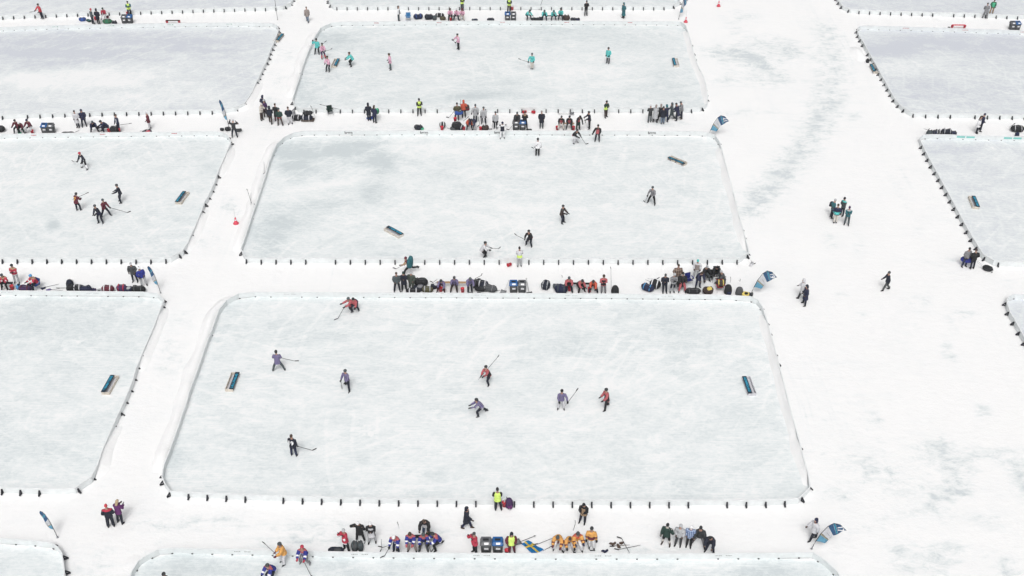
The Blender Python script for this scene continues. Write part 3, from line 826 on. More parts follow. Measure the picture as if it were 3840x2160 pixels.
# ------------------------------------------------------------------ snow and ice
def fbm(x, y, s, seed=0, o=4):
    v, a, f = 0, .5, s
    for _ in range(o):
        v += a*noise.noise(V((x*f, y*f, seed))); a *= .5; f *= 2.1
    return v
def surface_mat(name, kind, lilac=False):
    """snow / scraped ice: 'tone' (0 snow, .5 ice, 1 bare grey ice) is how much snow lies there; far and near ice edges are also greyed"""
    m = bpy.data.materials.new(name); m.use_nodes = True
    nt = m.node_tree; N = nt.nodes; Lk = nt.links; b = N['Principled BSDF']
    at = N.new('ShaderNodeAttribute'); at.attribute_name = 'tone'
    tc = N.new('ShaderNodeTexCoord')
    def noise_(sx, sy, scale, detail=6, rough=.6, rz=0, dist=0):
        mp = N.new('ShaderNodeMapping'); mp.inputs['Scale'].default_value = (sx, sy, 1); mp.inputs['Rotation'].default_value = (0,0,rz)
        n = N.new('ShaderNodeTexNoise'); n.inputs['Scale'].default_value = scale; n.inputs['Detail'].default_value = detail
        n.inputs['Roughness'].default_value = rough; n.inputs['Distortion'].default_value = dist
        Lk.new(tc.outputs['Object'], mp.inputs['Vector']); Lk.new(mp.outputs['Vector'], n.inputs['Vector'])
        return n.outputs['Fac']
    def rng(v, a0, a1, b0, b1):
        r = N.new('ShaderNodeMapRange'); r.inputs['From Min'].default_value = a0; r.inputs['From Max'].default_value = a1
        r.inputs['To Min'].default_value = b0; r.inputs['To Max'].default_value = b1; Lk.new(v, r.inputs['Value']); return r.outputs['Result']
    def math_(op, a, b_):
        q = N.new('ShaderNodeMath'); q.operation = op
        for i, v in enumerate((a, b_)):
            if isinstance(v, (int, float)): q.inputs[i].default_value = v
            else: Lk.new(v, q.inputs[i])
        return q.outputs[0]
    def cells(sx, sy, scale, amp, rz=0):
        """patchy strokes: stretched, warped cells each a little paler or greyer"""
        mp = N.new('ShaderNodeMapping'); mp.inputs['Scale'].default_value = (sx, sy, 1); mp.inputs['Rotation'].default_value = (0,0,rz)
        wn = N.new('ShaderNodeTexNoise'); wn.inputs['Scale'].default_value = .9; wn.inputs['Detail'].default_value = 6; wn.inputs['Roughness'].default_value = .7
        Lk.new(tc.outputs['Object'], wn.inputs['Vector'])
        ad = N.new('ShaderNodeVectorMath'); ad.operation = 'MULTIPLY_ADD'; ad.inputs[1].default_value = (2.6,2.0,0)
        Lk.new(wn.outputs['Color'], ad.inputs[0]); Lk.new(tc.outputs['Object'], ad.inputs[2]); Lk.new(ad.outputs['Vector'], mp.inputs['Vector'])
        vo = N.new('ShaderNodeTexVoronoi'); vo.inputs['Scale'].default_value = scale
        Lk.new(mp.outputs['Vector'], vo.inputs['Vector'])
        sx_ = N.new('ShaderNodeSeparateColor'); Lk.new(vo.outputs['Color'], sx_.inputs['Color'])
        return rng(sx_.outputs['Red'], 0, 1, -amp, amp)
    def scratches(rz, scale, lo, hi, amp, stretch=16):
        g_ = rng(noise_(1,1,.11+.03*scale,3,.5,rz), .47, .60, 0, 1)
        return math_('MULTIPLY', g_, rng(noise_(.55, stretch*.55, scale, 3, .55, rz, .6), lo, hi, 0, amp))
    if kind == 'ice':
        t = rng(noise_(1,1.5,.33,10,.74,.1,.4), .3, .7, -.10, .10)
        t = math_('ADD', t, cells(.7, 1.2, .8, .075, R(16)))
        t = math_('ADD', t, cells(1.3, 1.9, 1.2, .07, R(-32)))
        t = math_('ADD', t, rng(noise_(1,1.6,2.6,6,.75), .32, .68, -.15, .15))
        sc = None
        for rz, sc_, am in ((R(12),1.1,.52),(R(-25),.9,.48),(R(70),1.0,.42),(R(105),.8,.40),(R(38),.9,.44),(R(-6),.6,.40)):
            q = scratches(rz, sc_, .59, .68, am*.50, 24); sc = q if sc is None else math_('ADD', sc, q)
        t = math_('SUBTRACT', t, sc)
        def arcs(cx, cy, sc_, dist, amp):
            mp = N.new('ShaderNodeMapping'); mp.inputs['Location'].default_value = (cx, cy, 0)
            Lk.new(tc.outputs['Object'], mp.inputs['Vector'])
            w_ = N.new('ShaderNodeTexWave'); w_.wave_type = 'RINGS'; w_.rings_direction = 'Z'; w_.inputs['Scale'].default_value = sc_
            w_.inputs['Distortion'].default_value = dist; w_.inputs['Detail'].default_value = 3; w_.inputs['Detail Scale'].default_value = .25
            Lk.new(mp.outputs['Vector'], w_.inputs['Vector'])
            g_ = rng(noise_(1,1,.13,4,.6,cx), .50, .62, 0, 1)
            return math_('MULTIPLY', g_, rng(w_.outputs['Fac'], .91, .99, 0, amp*.38))
        for cx, cy, sc_, am in ((9,-95,.22,.30),(-14,-60,.17,.30),(21,-74,.26,.26),(-4,-120,.20,.26),(30,-105,.15,.28)):
            t = math_('SUBTRACT', t, arcs(cx, cy, sc_, 9, am))
        t = math_('ADD', t, math_('ADD', scratches(R(4), 1.1, .60, .70, .24), scratches(R(-50), .8, .60, .70, .20)))
        t = math_('ADD', at.outputs['Fac'], math_('MULTIPLY', t, 1.6))
        ramp = [(0,(.872,.876,.876)),(.30,(.795,.824,.827)),(.5,(.742,.779,.785)),(.75,(.665,.712,.722)),(1,(.59,.640,.655))]
        if lilac: ramp = [(0,(.872,.876,.878)),(.30,(.79,.818,.824)),(.5,(.735,.766,.778)),(.75,(.672,.700,.730)),(1,(.605,.630,.682))]
    else:
        t = rng(noise_(1,1,.25,9,.68), .42, .72, -.06, .13)
        gate = rng(noise_(1,1,.06,5,.6), .47, .62, 0, 1)
        t = math_('ADD', t, math_('MULTIPLY', gate, rng(noise_(1,1.6,1.3,6,.72,.5,1.0), .52, .72, 0, .40)))
        t = math_('ADD', t, math_('MULTIPLY', rng(at.outputs['Fac'], .02, .35, 0, 1), rng(noise_(1,1.5,1.1,7,.78,.4,1.0), .36, .64, -.20, .22)))
        t = math_('ADD', t, rng(noise_(1,1,3.0,5,.7), .56, .76, 0, .09))
        t = math_('ADD', t, cells(.8, 1.3, 1.0, .04, R(20)))
        pt = noise_(1,1.9,.75,7,.66,R(24),.9)
        pg = rng(at.outputs['Fac'], .03, .32, 0, 1)
        t = math_('ADD', t, math_('MULTIPLY', pg, math_('SUBTRACT', rng(pt, .46, .60, 0, .30), .12)))
        bp_ = noise_(1,1.3,3.4,3,.55)          # boot prints and crumbs of snow
        t = math_('ADD', t, math_('MULTIPLY', rng(noise_(1,1,.10,4,.6,2.0), .48, .60, .12, 1), rng(bp_, .60, .68, 0, .13)))
        # plough and sled tracks up the lanes and along the benches
        t = math_('ADD', t, math_('MULTIPLY', rng(noise_(1,1,.045,3,.5,.2), .46, .60, 0, 1), rng(noise_(2.6,.16,.8,5,.65,R(-3),.8), .50, .72, -.02, .24)))
        t = math_('ADD', t, math_('MULTIPLY', rng(noise_(1,1,.05,3,.5,1.2), .48, .60, 0, 1), rng(noise_(.14,3.0,.8,5,.65,R(2),.8), .52, .72, 0, .22)))
        t = math_('ADD', math_('MULTIPLY', at.outputs['Fac'], .90), math_('MULTIPLY', t, 1.3))
        ramp = [(0,(.890,.888,.886)),(.25,(.86,.866,.868)),(.5,(.80,.820,.822)),(.8,(.70,.735,.742)),(1,(.61,.65,.672))]
    cr = N.new('ShaderNodeValToRGB'); Lk.new(t, cr.inputs['Fac'])
    els = cr.color_ramp.elements
    for i, (p, c) in enumerate(ramp):
        e = els[i] if i < 2 else els.new(p)
        e.position = p; e.color = (*c, 1)
    Lk.new(cr.outputs['Color'], b.inputs['Base Color'])
    b.inputs['Roughness'].default_value = .42 if kind == 'ice' else .8
    b.inputs['Specular IOR Level'].default_value = .22 if kind == 'ice' else .1
    bp = N.new('ShaderNodeBump'); bp.inputs['Strength'].default_value = .25 if kind == 'ice' else .45
    bp.inputs['Distance'].default_value = .03 if kind == 'ice' else .12
    hsrc = noise_(1,1.5,1.4 if kind != 'ice' else .9,8,.68)
    Lk.new(hsrc, bp.inputs['Height']); Lk.new(bp.outputs['Normal'], b.inputs['Normal'])
    return m
SNOW = surface_mat('snow', 'snow'); ICE = surface_mat('ice', 'ice'); ICE_L = surface_mat('ice_lilac', 'ice', True)

def blob(x, y, B):
    """B: (cx, cy, rx, ry, angle, strength) patches of barer ice"""
    v = 0
    for cx, cy, rx, ry, an, st in B:
        dx, dy = x-cx, y-cy
        if abs(dx) > 3*max(rx, ry) or abs(dy) > 3*max(rx, ry): continue
        c, s = math.cos(an), math.sin(an)
        u, w = (dx*c + dy*s)/rx, (-dx*s + dy*c)/ry
        d = u*u + w*w
        if d < 7: v += st*math.exp(-d)
    return v
def set_tone(me, vals):
    a = me.attributes.new('tone', 'FLOAT', 'POINT')
    a.data.foreach_set('value', vals)
def ground(blobs):
    xs = [-3000,-1200,-500,-220,-130] + [-90 + .6*i for i in range(301)] + [130,220,500,1200,3000]
    ys = [-3000,-800,-200,-40,10] + [28 + .6*i for i in range(211)] + [175,240,500,1200,4000]
    me = bpy.data.meshes.new('snow_ground'); vs, tone = [], []
    nx = len(xs)
    for y in ys:
        for x in xs:
            vs.append((x, y, .03*fbm(x, y, .15, 3, 3) - .035))
            n = fbm(x, y, .07, 1, 4)
            tone.append(max(0, .03 + .12*n + 1.35*blob(x, y, blobs)*(1 + 1.3*fbm(x, y, .9, 5, 5))))
    fs = [(j*nx+i, j*nx+i+1, (j+1)*nx+i+1, (j+1)*nx+i) for j in range(len(ys)-1) for i in range(nx-1)]
    me.from_pydata(vs, [], fs); me.polygons.foreach_set('use_smooth', [True]*len(fs))
    set_tone(me, tone); me.materials.append(SNOW)
    o = bpy.data.objects.new('snow_ground', me); col.objects.link(o); tag(o, kind='structure')
    return o
def ice_sheet(poly, blobs, tone0=.42, amp=.25, step=.45, seed=0, lilac=False):
    """one rink's ice: rows across the outline, laid just over the snow"""
    ys = [p[1] for p in poly]; y0, y1 = min(ys)+.001, max(ys)-.001
    nr = max(4, int((y1-y0)/step)); rows = []
    xs_all = [p[0] for p in poly]; mc = max(8, int((max(xs_all)-min(xs_all))/step))
    vs, tone = [], []
    for j in range(nr+1):
        y = y0 + (y1-y0)*j/nr; hit = []
        for a, b in zip(poly, poly[1:]+poly[:1]):
            if (a[1] <= y) != (b[1] <= y): hit.append(a[0] + (b[0]-a[0])*(y-a[1])/(b[1]-a[1]))
        xa, xb = min(hit), max(hit)
        for i in range(mc+1):
            x = xa + (xb-xa)*i/mc
            vs.append((x, y, .012))
            e = min(i, mc-i)*(xb-xa)/mc; f = min(j, nr-j)*(y1-y0)/nr
            rim = min(e, f)
            n = fbm(x*.8, y*1.3, .09, seed+11, 4)
            tone.append(max(0, min(1.2, tone0 + .075 + .7*amp*n + 1.45*blob(x, y, blobs)*(1+1.5*fbm(x*.7, y*1.4, .45, seed, 5)) + .10*max(0, 1-f/.7)*(1 if j > nr/2 else .3) - (.10*max(0, 1-e/.8) if fbm(x, y, .3, seed+3, 2) > 0 else 0))))  # greyer along the far edge, less along the near; sides paler in places
    n1 = mc+1
    fs = [(j*n1+i, j*n1+i+1, (j+1)*n1+i+1, (j+1)*n1+i) for j in range(nr) for i in range(mc)]
    me = bpy.data.meshes.new('ice_rink'); me.from_pydata(vs, [], fs)
    set_tone(me, tone); me.materials.append(ICE_L if lilac else ICE)
    o = bpy.data.objects.new('ice_rink', me); col.objects.link(o); tag(o, kind='structure')
    return o
def snow_bank(pts, w, h, seed=0, side=1, hug=False):
    """ploughed ridge of snow along a line"""
    P = [V((*p, 0)) for p in pts]; D = [P[0]]
    for a, b in zip(P, P[1:]):
        n = max(1, int((b-a).length/.5)); D += [a.lerp(b, (i+1)/n) for i in range(n)]
    vs, tone = [], []; K = 9
    for i, p in enumerate(D):
        t = (D[min(i+1,len(D)-1)] - D[max(i-1,0)]).normalized(); nrm = V((-t.y, t.x, 0))
        ww = w*(1 + .35*noise.noise(V((i*.23, seed, 1)))); hh = h*(1 + .5*noise.noise(V((i*.31, seed, 7))))*min(1, i/3, (len(D)-1-i)/3)
        for k in range(K):
            u = k/(K-1)
            z_ = hh*math.sin(math.pi*u**.8)**1.3*(1 + .3*noise.noise(V((i*.6, u*3, seed))))
            if hug: z_ = hh*(1-u)**1.5*(1 + .35*noise.noise(V((i*.7, u*3, seed))))
            q = p + nrm*side*(u*ww + .02)
            vs.append((q.x, q.y, max(z_, 0)*1.08 - .085 + .07*min(1, max(z_, 0)/.06))); tone.append(.03)
    fs = [(i*K+k, i*K+k+1, (i+1)*K+k+1, (i+1)*K+k) for i in range(len(D)-1) for k in range(K-1)]
    me = bpy.data.meshes.new('snow_bank'); me.from_pydata(vs, [], fs); me.polygons.foreach_set('use_smooth', [True]*len(fs))
    set_tone(me, tone); me.materials.append(SNOW)
    o = bpy.data.objects.new('snow_bank', me); col.objects.link(o); tag(o, kind='structure')
    return o

def haze_box(z0, z1, x, y0, y1, density):
    """thin cold air over the lake"""
    bm = bmesh.new(); box(bm, (0,(y0+y1)/2,(z0+z1)/2), (2*x, y1-y0, z1-z0))
    m = bpy.data.materials.new('air'); m.use_nodes = True; nt = m.node_tree; nt.nodes.remove(nt.nodes['Principled BSDF'])
    pv = nt.nodes.new('ShaderNodeVolumePrincipled'); pv.inputs['Color'].default_value = (.93,.96,1,1); pv.inputs['Density'].default_value = density
    nt.links.new(pv.outputs['Volume'], nt.nodes['Material Output'].inputs['Volume'])
    o = build('haze', bm, m); tag(o, kind='stuff'); return o


# ================================================================== the place
_,hh,_,_=person(-55.17,126.02,330,'stickout','red','ink',('helmet', 'black'),'skater in a red jersey holding a stick level on the far left ice',feet='skate')
held_stick(hh,(-56.05,125.74,1.0),'stick held level by the skater in red at far left')
person(-48.75,124.52,130,'pock',('slate', 'grey'),'ink',('tuque', 'red'),'person in a pink-red hat and dark jacket beside the green bag pile',pat='front',group='people by the far left rink')
person(-48.09,124.43,170,'pock','ink','black',('hood', 'ink'),'person in a dark hooded coat between the red hat and the seated red jersey',hem=-0.28,bulk=0.035,group='people by the far left rink')
person(-47.85,125.61,0,'sit','crim','white',('helmet', 'dgreen'),'seated person in a red jersey and green helmet at far left',group='people by the far left rink',feet='skate')
person(-45.13,126.84,20,'cross',('dteal', 'hivis'),'ink',('tuque', 'black'),'rink marshal in a yellow vest behind the far left bins',pat='vest',bulk=0.034)
person(-42.77,99.4,350,'pock','pale','ink',('hair', 'black'),'person in a long pale grey coat, left of a pair',hem=-0.42,bulk=0.03,group='pair chatting at left')
person(-42.24,99.61,20,'pock','indigo','ink',('hood', 'navy'),'person in a navy padded jacket beside a pale coat',hem=-0.2,bulk=0.045,group='pair chatting at left')
person(-48.31,98.08,0,'sit',('maroon', 'maroon', 'white'),'ink',('helmet', 'black'),'leftmost of three seated maroon players, black helmet',feet='skate',group='maroon team on the bench',pat='centre')
person(-47.91,98.08,10,'sitlean',('maroon', 'white'),'dgreen',('helmet', 'white'),'middle of three seated maroon players, white helmet',feet='skate',group='maroon team on the bench')
person(-47.16,98.11,350,'sit',('maroon', 'white'),'pale',('helmet', 'navy'),'rightmost of three seated maroon players, a little apart',feet='skate',group='maroon team on the bench')
person(-40.81,98.3,20,'sitlean',('navy', 'white'),'ink',('helmet', 'slate'),'seated navy player bending over skates at the left end of the plank',feet='skate',group='navy team by their bench')
person(-40.01,98.36,300,'sitlean','navy','ink',('helmet', 'char'),'seated navy player next to the red bucket at right',feet='skate',group='navy team by their bench')
_,hh,_,_=person(-38.43,98.49,310,'stand',('navy', 'lgrey'),'navy',('hair', 'hair'),'standing navy player with red socks behind a round black bag',feet='skate',socks='red',group='navy team by their bench',pat='centre',shorts=False)
held_stick(hh,(-37.39,98.47,0.9),'stick held out level by the navy player with red socks')
person(-35.6,99.06,280,'pock','maroon','pale',('tuque', 'pale'),'person in a maroon jersey and pale trousers near pink cloth',hem=-0.2)
person(-26.96,97.39,180,'headarms','char','ink',('tuque', 'pale'),'person in black with a pale hat and arms up near a slim flag')
person(-23.9,125.21,0,'walk','taupe','ldenim',('hair', 'brown'),'person in a grey-brown coat and jeans walking up the far snow lane',hem=-0.28,bulk=0.035)
person(-13.24,125.31,80,'stand',('white', 'slate'),'slate',('longhair', 'brown'),'woman in white sleeves and dark overalls left of a blue chair',pat='front')
person(-7.22,125.35,0,'sit','pink','black',('helmet', 'brown'),'seated pink player in black trousers, left of three',feet='skate',group='pink team on the bench')
person(-6.52,125.35,350,'sit','pink','ink',('helmet', 'pale'),'seated pink player with a pale helmet, middle of three',feet='skate',group='pink team on the bench')
person(-5.86,125.35,0,'sit','pink','beige',('helmet', 'maroon'),'seated pink player in beige trousers, right of three',feet='skate',group='pink team on the bench')
person(-5.94,128.5,30,'cross',('black', 'hivis'),'ink',('tuque', 'black'),'marshal in a yellow vest and black trousers behind the pink bench',pat='vest',bulk=0.034)
person(-0.38,127.97,0,'cross',('dgreen', 'hivis'),'cocoa',('tuque', 'dgreen'),'marshal in a yellow vest and brown trousers behind the bins',pat='vest',bulk=0.034)
person(1.99,125.54,40,'sitlean','teal','ink',('helmet', 'slate'),'teal player sitting forward at the left end of the teal bench',feet='skate',group='teal team on the bench')
person(3.79,125.45,0,'sitlean','teal','navy',('helmet', 'slate'),'seated teal player beside a dark bag, left of three together',feet='skate',group='teal team on the bench')
person(4.86,125.45,10,'sitlean','teal','ink',('helmet', 'dteal'),'seated teal player in the middle of the teal bench',feet='skate',group='teal team on the bench')
person(5.67,125.49,350,'sit','teal','ink',('helmet', 'char'),'seated teal player at the right end beside a brown bag',feet='skate',group='teal team on the bench')
person(8.72,127.01,20,'cross','black','black',('tuque', 'ink'),'person in black clutching something yellow near the far boards')
person(13.11,126.31,300,'pock','dteal','dgreen',('hood', 'dteal'),'person in a long dark green hooded robe near the far boards',hem=-0.62,bulk=0.035)
_,hh,_,_=person(-21.55,116.19,0,'armup','teal','black',('helmet', 'black'),'teal player with legs apart near the left boards',feet='skate',group='teal and pink players on the far rink',bulk=0.035,hem=-0.16)
held_stick(hh,(-20.63,116.61,1.3),'stick raised over the shoulder of the teal player at the boards')
_,hh,_,_=person(-20.67,115.07,30,'glide','pink','plum',('helmet', 'char'),'pink player in red patterned socks beside the teal player',feet='skate',socks='red',group='teal and pink players on the far rink')
held_stick(hh,(-19.87,115.54,0.9),'stick held level by the pink player in red socks')
person(-19.78,111.79,340,'glide','pink','ink',('helmet', 'hair'),'pink player in black trousers just left of the goal',feet='skate',group='teal and pink players on the far rink',jit=10)
person(-17.47,113.21,290,'skate','teal','black',('helmet', 'hair'),'teal player skating left just right of the far goal',feet='skate',group='teal and pink players on the far rink')
person(-13.09,112.37,280,'pock','pink','slate',('helmet', 'hair'),'pink player standing alone in the middle of the far rink',feet='skate',group='teal and pink players on the far rink',hem=-0.2)
_,hh,_,_=person(-5.96,117.48,300,'stickout','pink','black',('helmet', 'char'),'pink player farthest up the ice with a raised stick',feet='skate',group='teal and pink players on the far rink')
held_stick(hh,(-6.59,117.58,1.2),'raised stick of the pink player farthest up the ice')
_,hh,_,_=person(2.15,112.49,0,'stickout','teal','beige',('helmet', 'slate'),'teal player in beige trousers holding a stick out to the left',feet='skate',group='teal and pink players on the far rink')
held_stick(hh,(0.92,113.09,0.85),'stick held out by the teal player in beige trousers')
person(10.45,113.9,320,'pock',('teal', 'pale'),'ink',('helmet', 'char'),'teal player standing alone at the right of the far rink',pat='hem',feet='skate',group='teal and pink players on the far rink',hem=-0.25)
person(-24.95,100.95,60,'phone','beige','cocoa',('tuque', 'beige'),'person in a cream jacket and brown trousers at the left of the lane group',group='group standing on the snow lane')
person(-24.89,102.32,150,'pock','navy','navy',('hood', 'navy'),'person in a navy hood farthest back in the lane group',group='group standing on the snow lane',s=1.04)
person(-24.62,101.54,170,'pock','plum','cocoa',('tuque', 'lgrey'),'person in a plum jacket partly hidden in the lane group',group='group standing on the snow lane')
person(-23.94,100.25,180,'walk','ink','cocoa',('hood', 'ink'),'person in a black hooded jacket and brown trousers in the lane group',group='group standing on the snow lane',bulk=0.035)
person(-23.42,100.7,170,'pock','black','maroon',('hair', 'hair'),'slim person in a long black coat at the back right of the lane group',group='group standing on the snow lane',hem=-0.45)
person(-22.91,99.81,170,'pock',('dgreen', 'red'),'cocoa',('tuque', 'slate'),'person in a dark green jacket with a red hem in the lane group',pat='hem',group='group standing on the snow lane',bulk=0.04)
person(-21.96,100.05,190,'pock','ink','pale',('hair', 'brown'),'person in a dark jacket and pale trousers beside the sled bags',bulk=0.045)
person(-14.21,100.85,190,'pock','ink','ink',('hood', 'ink'),'slim person all in black beside a blue bag on the snow',hem=-0.35)
person(-13.63,100.37,150,'pock','indigo','ink',('longhair', 'hair'),'person in a dark blue coat carrying a big green bag',hem=-0.25,bulk=0.035)
person(-9.3,101.94,10,'cross',('black', 'hivis'),'black',('tuque', 'black'),'marshal in a yellow vest standing by the boards at centre',pat='vest',bulk=0.034)
_,hh,_,_=person(-5.51,100.9,180,'pock','olive','dgrey',('tuque', 'black'),'person in an olive jacket carrying a blue bag',bulk=0.045)
held_stick(hh,(-6.31,101.36,0.05),'stick trailing from the person in the olive jacket')
person(-4.81,101.46,190,'pock','orange','black',('hood', 'orange'),'person in a bright orange-red jacket with a black backpack')
_,hh,_,_=person(-3.67,100.69,10,'stickout','lgrey','ink',('tuque', 'slate'),'grey hooded player with skates, left of three grey players',hem=-0.32,feet='skate',group='grey team by the boards')
held_stick(hh,(-3.34,100.62,0.03),'stick held by the left of the three grey players')
_,hh,_,_=person(-2.8,100.07,350,'stand','lgrey','ink',('helmet', 'dgrey'),'middle of the three grey players with black gloves',hem=-0.26,feet='skate',group='grey team by the boards')
held_stick(hh,(-3.24,99.73,0.03),'stick held by the middle of the three grey players')
_,hh,_,_=person(-1.61,99.11,350,'stand',('lgrey',),'black',('helmet', 'dgrey'),'grey player nearest the boards with black trousers',feet='skate',group='grey team by the boards')
held_stick(hh,(-1.98,98.98,0.03),'stick held by the grey player nearest the boards')
person(-4.18,98.85,20,'sitlean','orange','ink',('tuque', 'brown'),'seated person in an orange-red top among black bags')
person(-3.69,98.83,330,'bendover',('navy', 'pale'),'pale',('hood', 'ink'),'person bending down in navy and white among the bags',pat='hem')
person(-0.95,97.11,10,'headarms',('white', 'ink'),'white',('helmet', 'navy'),'white player at the boards with arms held out',pat='front',feet='skate',bulk=0.04)
person(0.49,99.23,0,'reach','char','ink',('tuque', 'slate'),'person in a charcoal jacket leaning over the grey bin',bulk=0.045)
person(1.25,99.23,0,'photo',('black', 'tan'),'ink',('tuque', 'cocoa'),'person in a tan and black jacket behind the blue bin',pat='yoke')
person(2.9,99.32,0,'pock','ink','slate',('hair', 'taupe'),'person in a long dark coat standing alone at the boards',hem=-0.35,bulk=0.035)
person(4.79,98.83,0,'sit',('black', 'coral'),'beige',('tuque', 'dgrey'),'seated black and red player in beige trousers beside a red bucket',pat='core',feet='skate',group='black and orange team')
person(5.59,98.83,0,'sit',('black', 'coral'),'dgrey',('helmet', 'ink'),'seated black and red player on the plank, second from left',pat='core',feet='skate',group='black and orange team')
person(6.47,98.85,20,'stoop',('black', 'coral'),'dgreen',('helmet', 'black'),'black and red player with green socks stooping at the plank end',pat='core',feet='skate',group='black and orange team')
_,hh,_,_=person(7.62,99.11,280,'stickout',('ink', 'maroon'),'black',('helmet', 'dgrey'),'black and red player standing side-on with a stick',pat='front',feet='skate',group='black and orange team')
held_stick(hh,(7.29,100.21,0.03),'stick standing in front of the side-on black player')
person(9.39,101.53,40,'cross',('dgreen', 'hivis'),'cocoa',('beanie', 'black'),'marshal in a yellow vest with a bobble hat right of centre',pat='band',bulk=0.034)
person(13.67,100.45,190,'cross','char','slate',('tuque', 'pale'),'spectator with a yellow bag and pale hat, leftmost of the row',group='spectators at the right end of the boards',hem=-0.2)
person(14.2,100.45,160,'phone','lgrey','black',('longhair', 'taupe'),'spectator in a pale beige-grey coat, second in the row',hem=-0.5,bulk=0.045,group='spectators at the right end of the boards')
person(14.73,100.67,180,'pock','black','black',('longhair', 'taupe'),'spectator in a black coat and pale boots, third in the row',hem=-0.4,shoe='lgrey',group='spectators at the right end of the boards')
person(14.92,100.14,180,'pock','ink','ldenim',('tuque', 'char'),'spectator in a navy jacket and pale blue jeans in the row',hem=-0.2,bulk=0.045,group='spectators at the right end of the boards')
person(15.27,100.48,200,'cross','navy','navy',('hood', 'dteal'),'spectator in bright blue from hood to boots in the row',hem=-0.3,group='spectators at the right end of the boards')
person(15.91,101.1,270,'walk','slate','slate',('hood', 'slate'),'spectator in a grey-green hooded coat walking in the row',hem=-0.4,group='spectators at the right end of the boards')
person(16.38,101.01,270,'stoop','indigo','ink',('hair', 'black'),'spectator in a long navy coat leaning forward in the row',hem=-0.45,bulk=0.04,group='spectators at the right end of the boards',bend=14)
person(16.92,101.24,270,'phone','grey','ink',('tuque', 'dgrey'),'spectator in a grey jacket, rightmost of the row',shoe='brown',group='spectators at the right end of the boards')
person(8.22,96.51,350,'stickout',('black', 'coral'),'ink',('helmet', 'char'),'black and orange player skating in front of the boards',pat='core',feet='skate',group='black and orange team',bulk=0.035)
_,hh,_,_=person(6.09,96.18,40,'skate',('black', 'crim'),'pale',('helmet', 'dgrey'),'black and red player bending low to reach with a stick',pat='hem',feet='skate',group='black and orange team',bend=46)
held_stick(hh,(7.1,95.97,0.03),'stick reaching right from the bending black and red player')
_,hh,_,_=person(2.4,93.73,170,'stand',('white', 'pale'),'black',('helmet', 'char'),'white player in black trousers near the middle rink far boards',feet='skate',bulk=0.04)
held_stick(hh,(2.02,94.13,0.6),'stick held by the white player in black trousers')
person(55.63,126.21,170,'stoop','grey','grey',('hair', 'black'),'person in a grey coat leaning on the far right boards',hem=-0.25,bulk=0.04,bend=10)
_,hh,_,_=person(56.75,127.37,0,'pock',('green', 'bgreen'),'tan',('tuque', 'dgrey'),'person in a green jersey and tan trousers at far right',pat='centre',feet='skate')
held_stick(hh,(57.34,128.3,0.1),'stick held by the person in green at far right')
person(45.42,98.25,60,'pock',('white', 'grey'),'ink',('longhair', 'hair'),'person in a white coat with a grey scarf at right',hem=-0.25,pat='yoke',bulk=0.04)
person(45.92,98.74,80,'pock','indigo','ink',('tuque', 'indigo'),'person in a blue jacket beside the white coat at right',bulk=0.04)
_,hh,_,_=person(-39.68,91.37,330,'wide',('ink', 'white'),'black',('helmet', 'crim'),'navy player with a red helmet and white socks',pat='centre',socks='white',feet='skate',group='navy and maroon players on the left rink',bend=22)
held_stick(hh,(-40.89,92.05,0.35),'stick held out left by the navy player with red helmet')
_,hh,_,_=person(-38.02,84.13,165,'glide','maroon','ink',('helmet', 'char'),'maroon player seen from behind with a gold number 7',num='7',numcol='gold',feet='skate',group='navy and maroon players on the left rink',side=-10)
held_stick(hh,(-37.48,85.11,1.15),'raised stick of the maroon player with the gold number')
person(-35.48,82.09,340,'glide',('ink', 'indigo'),'ink',('helmet', 'dgrey'),'navy player leaning left beside a maroon player',pat='band',feet='skate',group='navy and maroon players on the left rink',side=-12)
_,hh,_,_=person(-35.38,83.23,60,'astride','maroon','ink',('helmet', 'slate'),'maroon player striding right with a long stick',feet='skate',group='navy and maroon players on the left rink')
held_stick(hh,(-33.66,83.8,0.03),'long stick reaching right from the striding maroon player')
person(-34.72,85.44,280,'glide','ink','ink',('helmet', 'dgrey'),'navy player standing upright behind the other left rink players',feet='skate',group='navy and maroon players on the left rink',side=-6)
person(-39.64,73.35,0,'cross',('crim', 'tan', 'white'),'lgrey',('helmet', 'char'),'standing red and gold jersey player in pale trousers',pat='yokestripe',feet='skate',group='red, gold and white team at the left bench',bulk=0.035)
person(-40.27,72.36,0,'sit',('crim', 'tan', 'white'),'black',('helmet', 'slate'),'seated red and gold player at the left picture edge',pat='yokestripe',feet='skate',group='red, gold and white team at the left bench',bulk=0.035)
person(-38.09,72.33,320,'sit',('crim', 'tan', 'white'),'ink',('helmet', 'sky'),'seated red and gold player with a bright blue helmet',pat='yokestripe',feet='skate',group='red, gold and white team at the left bench',bulk=0.035)
person(-30.24,73.58,0,'pock','dgrey','ink',('beanie', ('lgrey', 'white')),'man in a dark grey coat and bobble hat at left',hem=-0.22,bulk=0.04,group='couple by the left flag')
person(-29.38,73.01,30,'pock','royal','lgrey',('beanie', ('white', 'black')),'person in a royal blue jacket leaning on the man in grey',bulk=0.04,group='couple by the left flag',side=-9)
_,hh,_,_=person(-2.27,76.84,80,'skate','pale','black',('helmet', 'char'),'grey-white player skating right near the middle boards',feet='skate')
held_stick(hh,(-1.12,77.49,0.5),'stick pointing right from the grey-white player')
_,hh,_,_=person(-8.17,74.64,280,'run',('tan', 'maroon'),'black',('tuque', 'maroon'),'person in a tan vest running with a teal bag',pat='yoke',feet='boot')
held_stick(hh,(-9.47,75.28,0.03),'stick carried low by the runner in tan')
person(-9.11,72.25,10,'pock','slate','ink',('hair', 'hair'),'onlooker in a dark green-grey jacket, left of three',bulk=0.045,group='three onlookers left of the black bags')
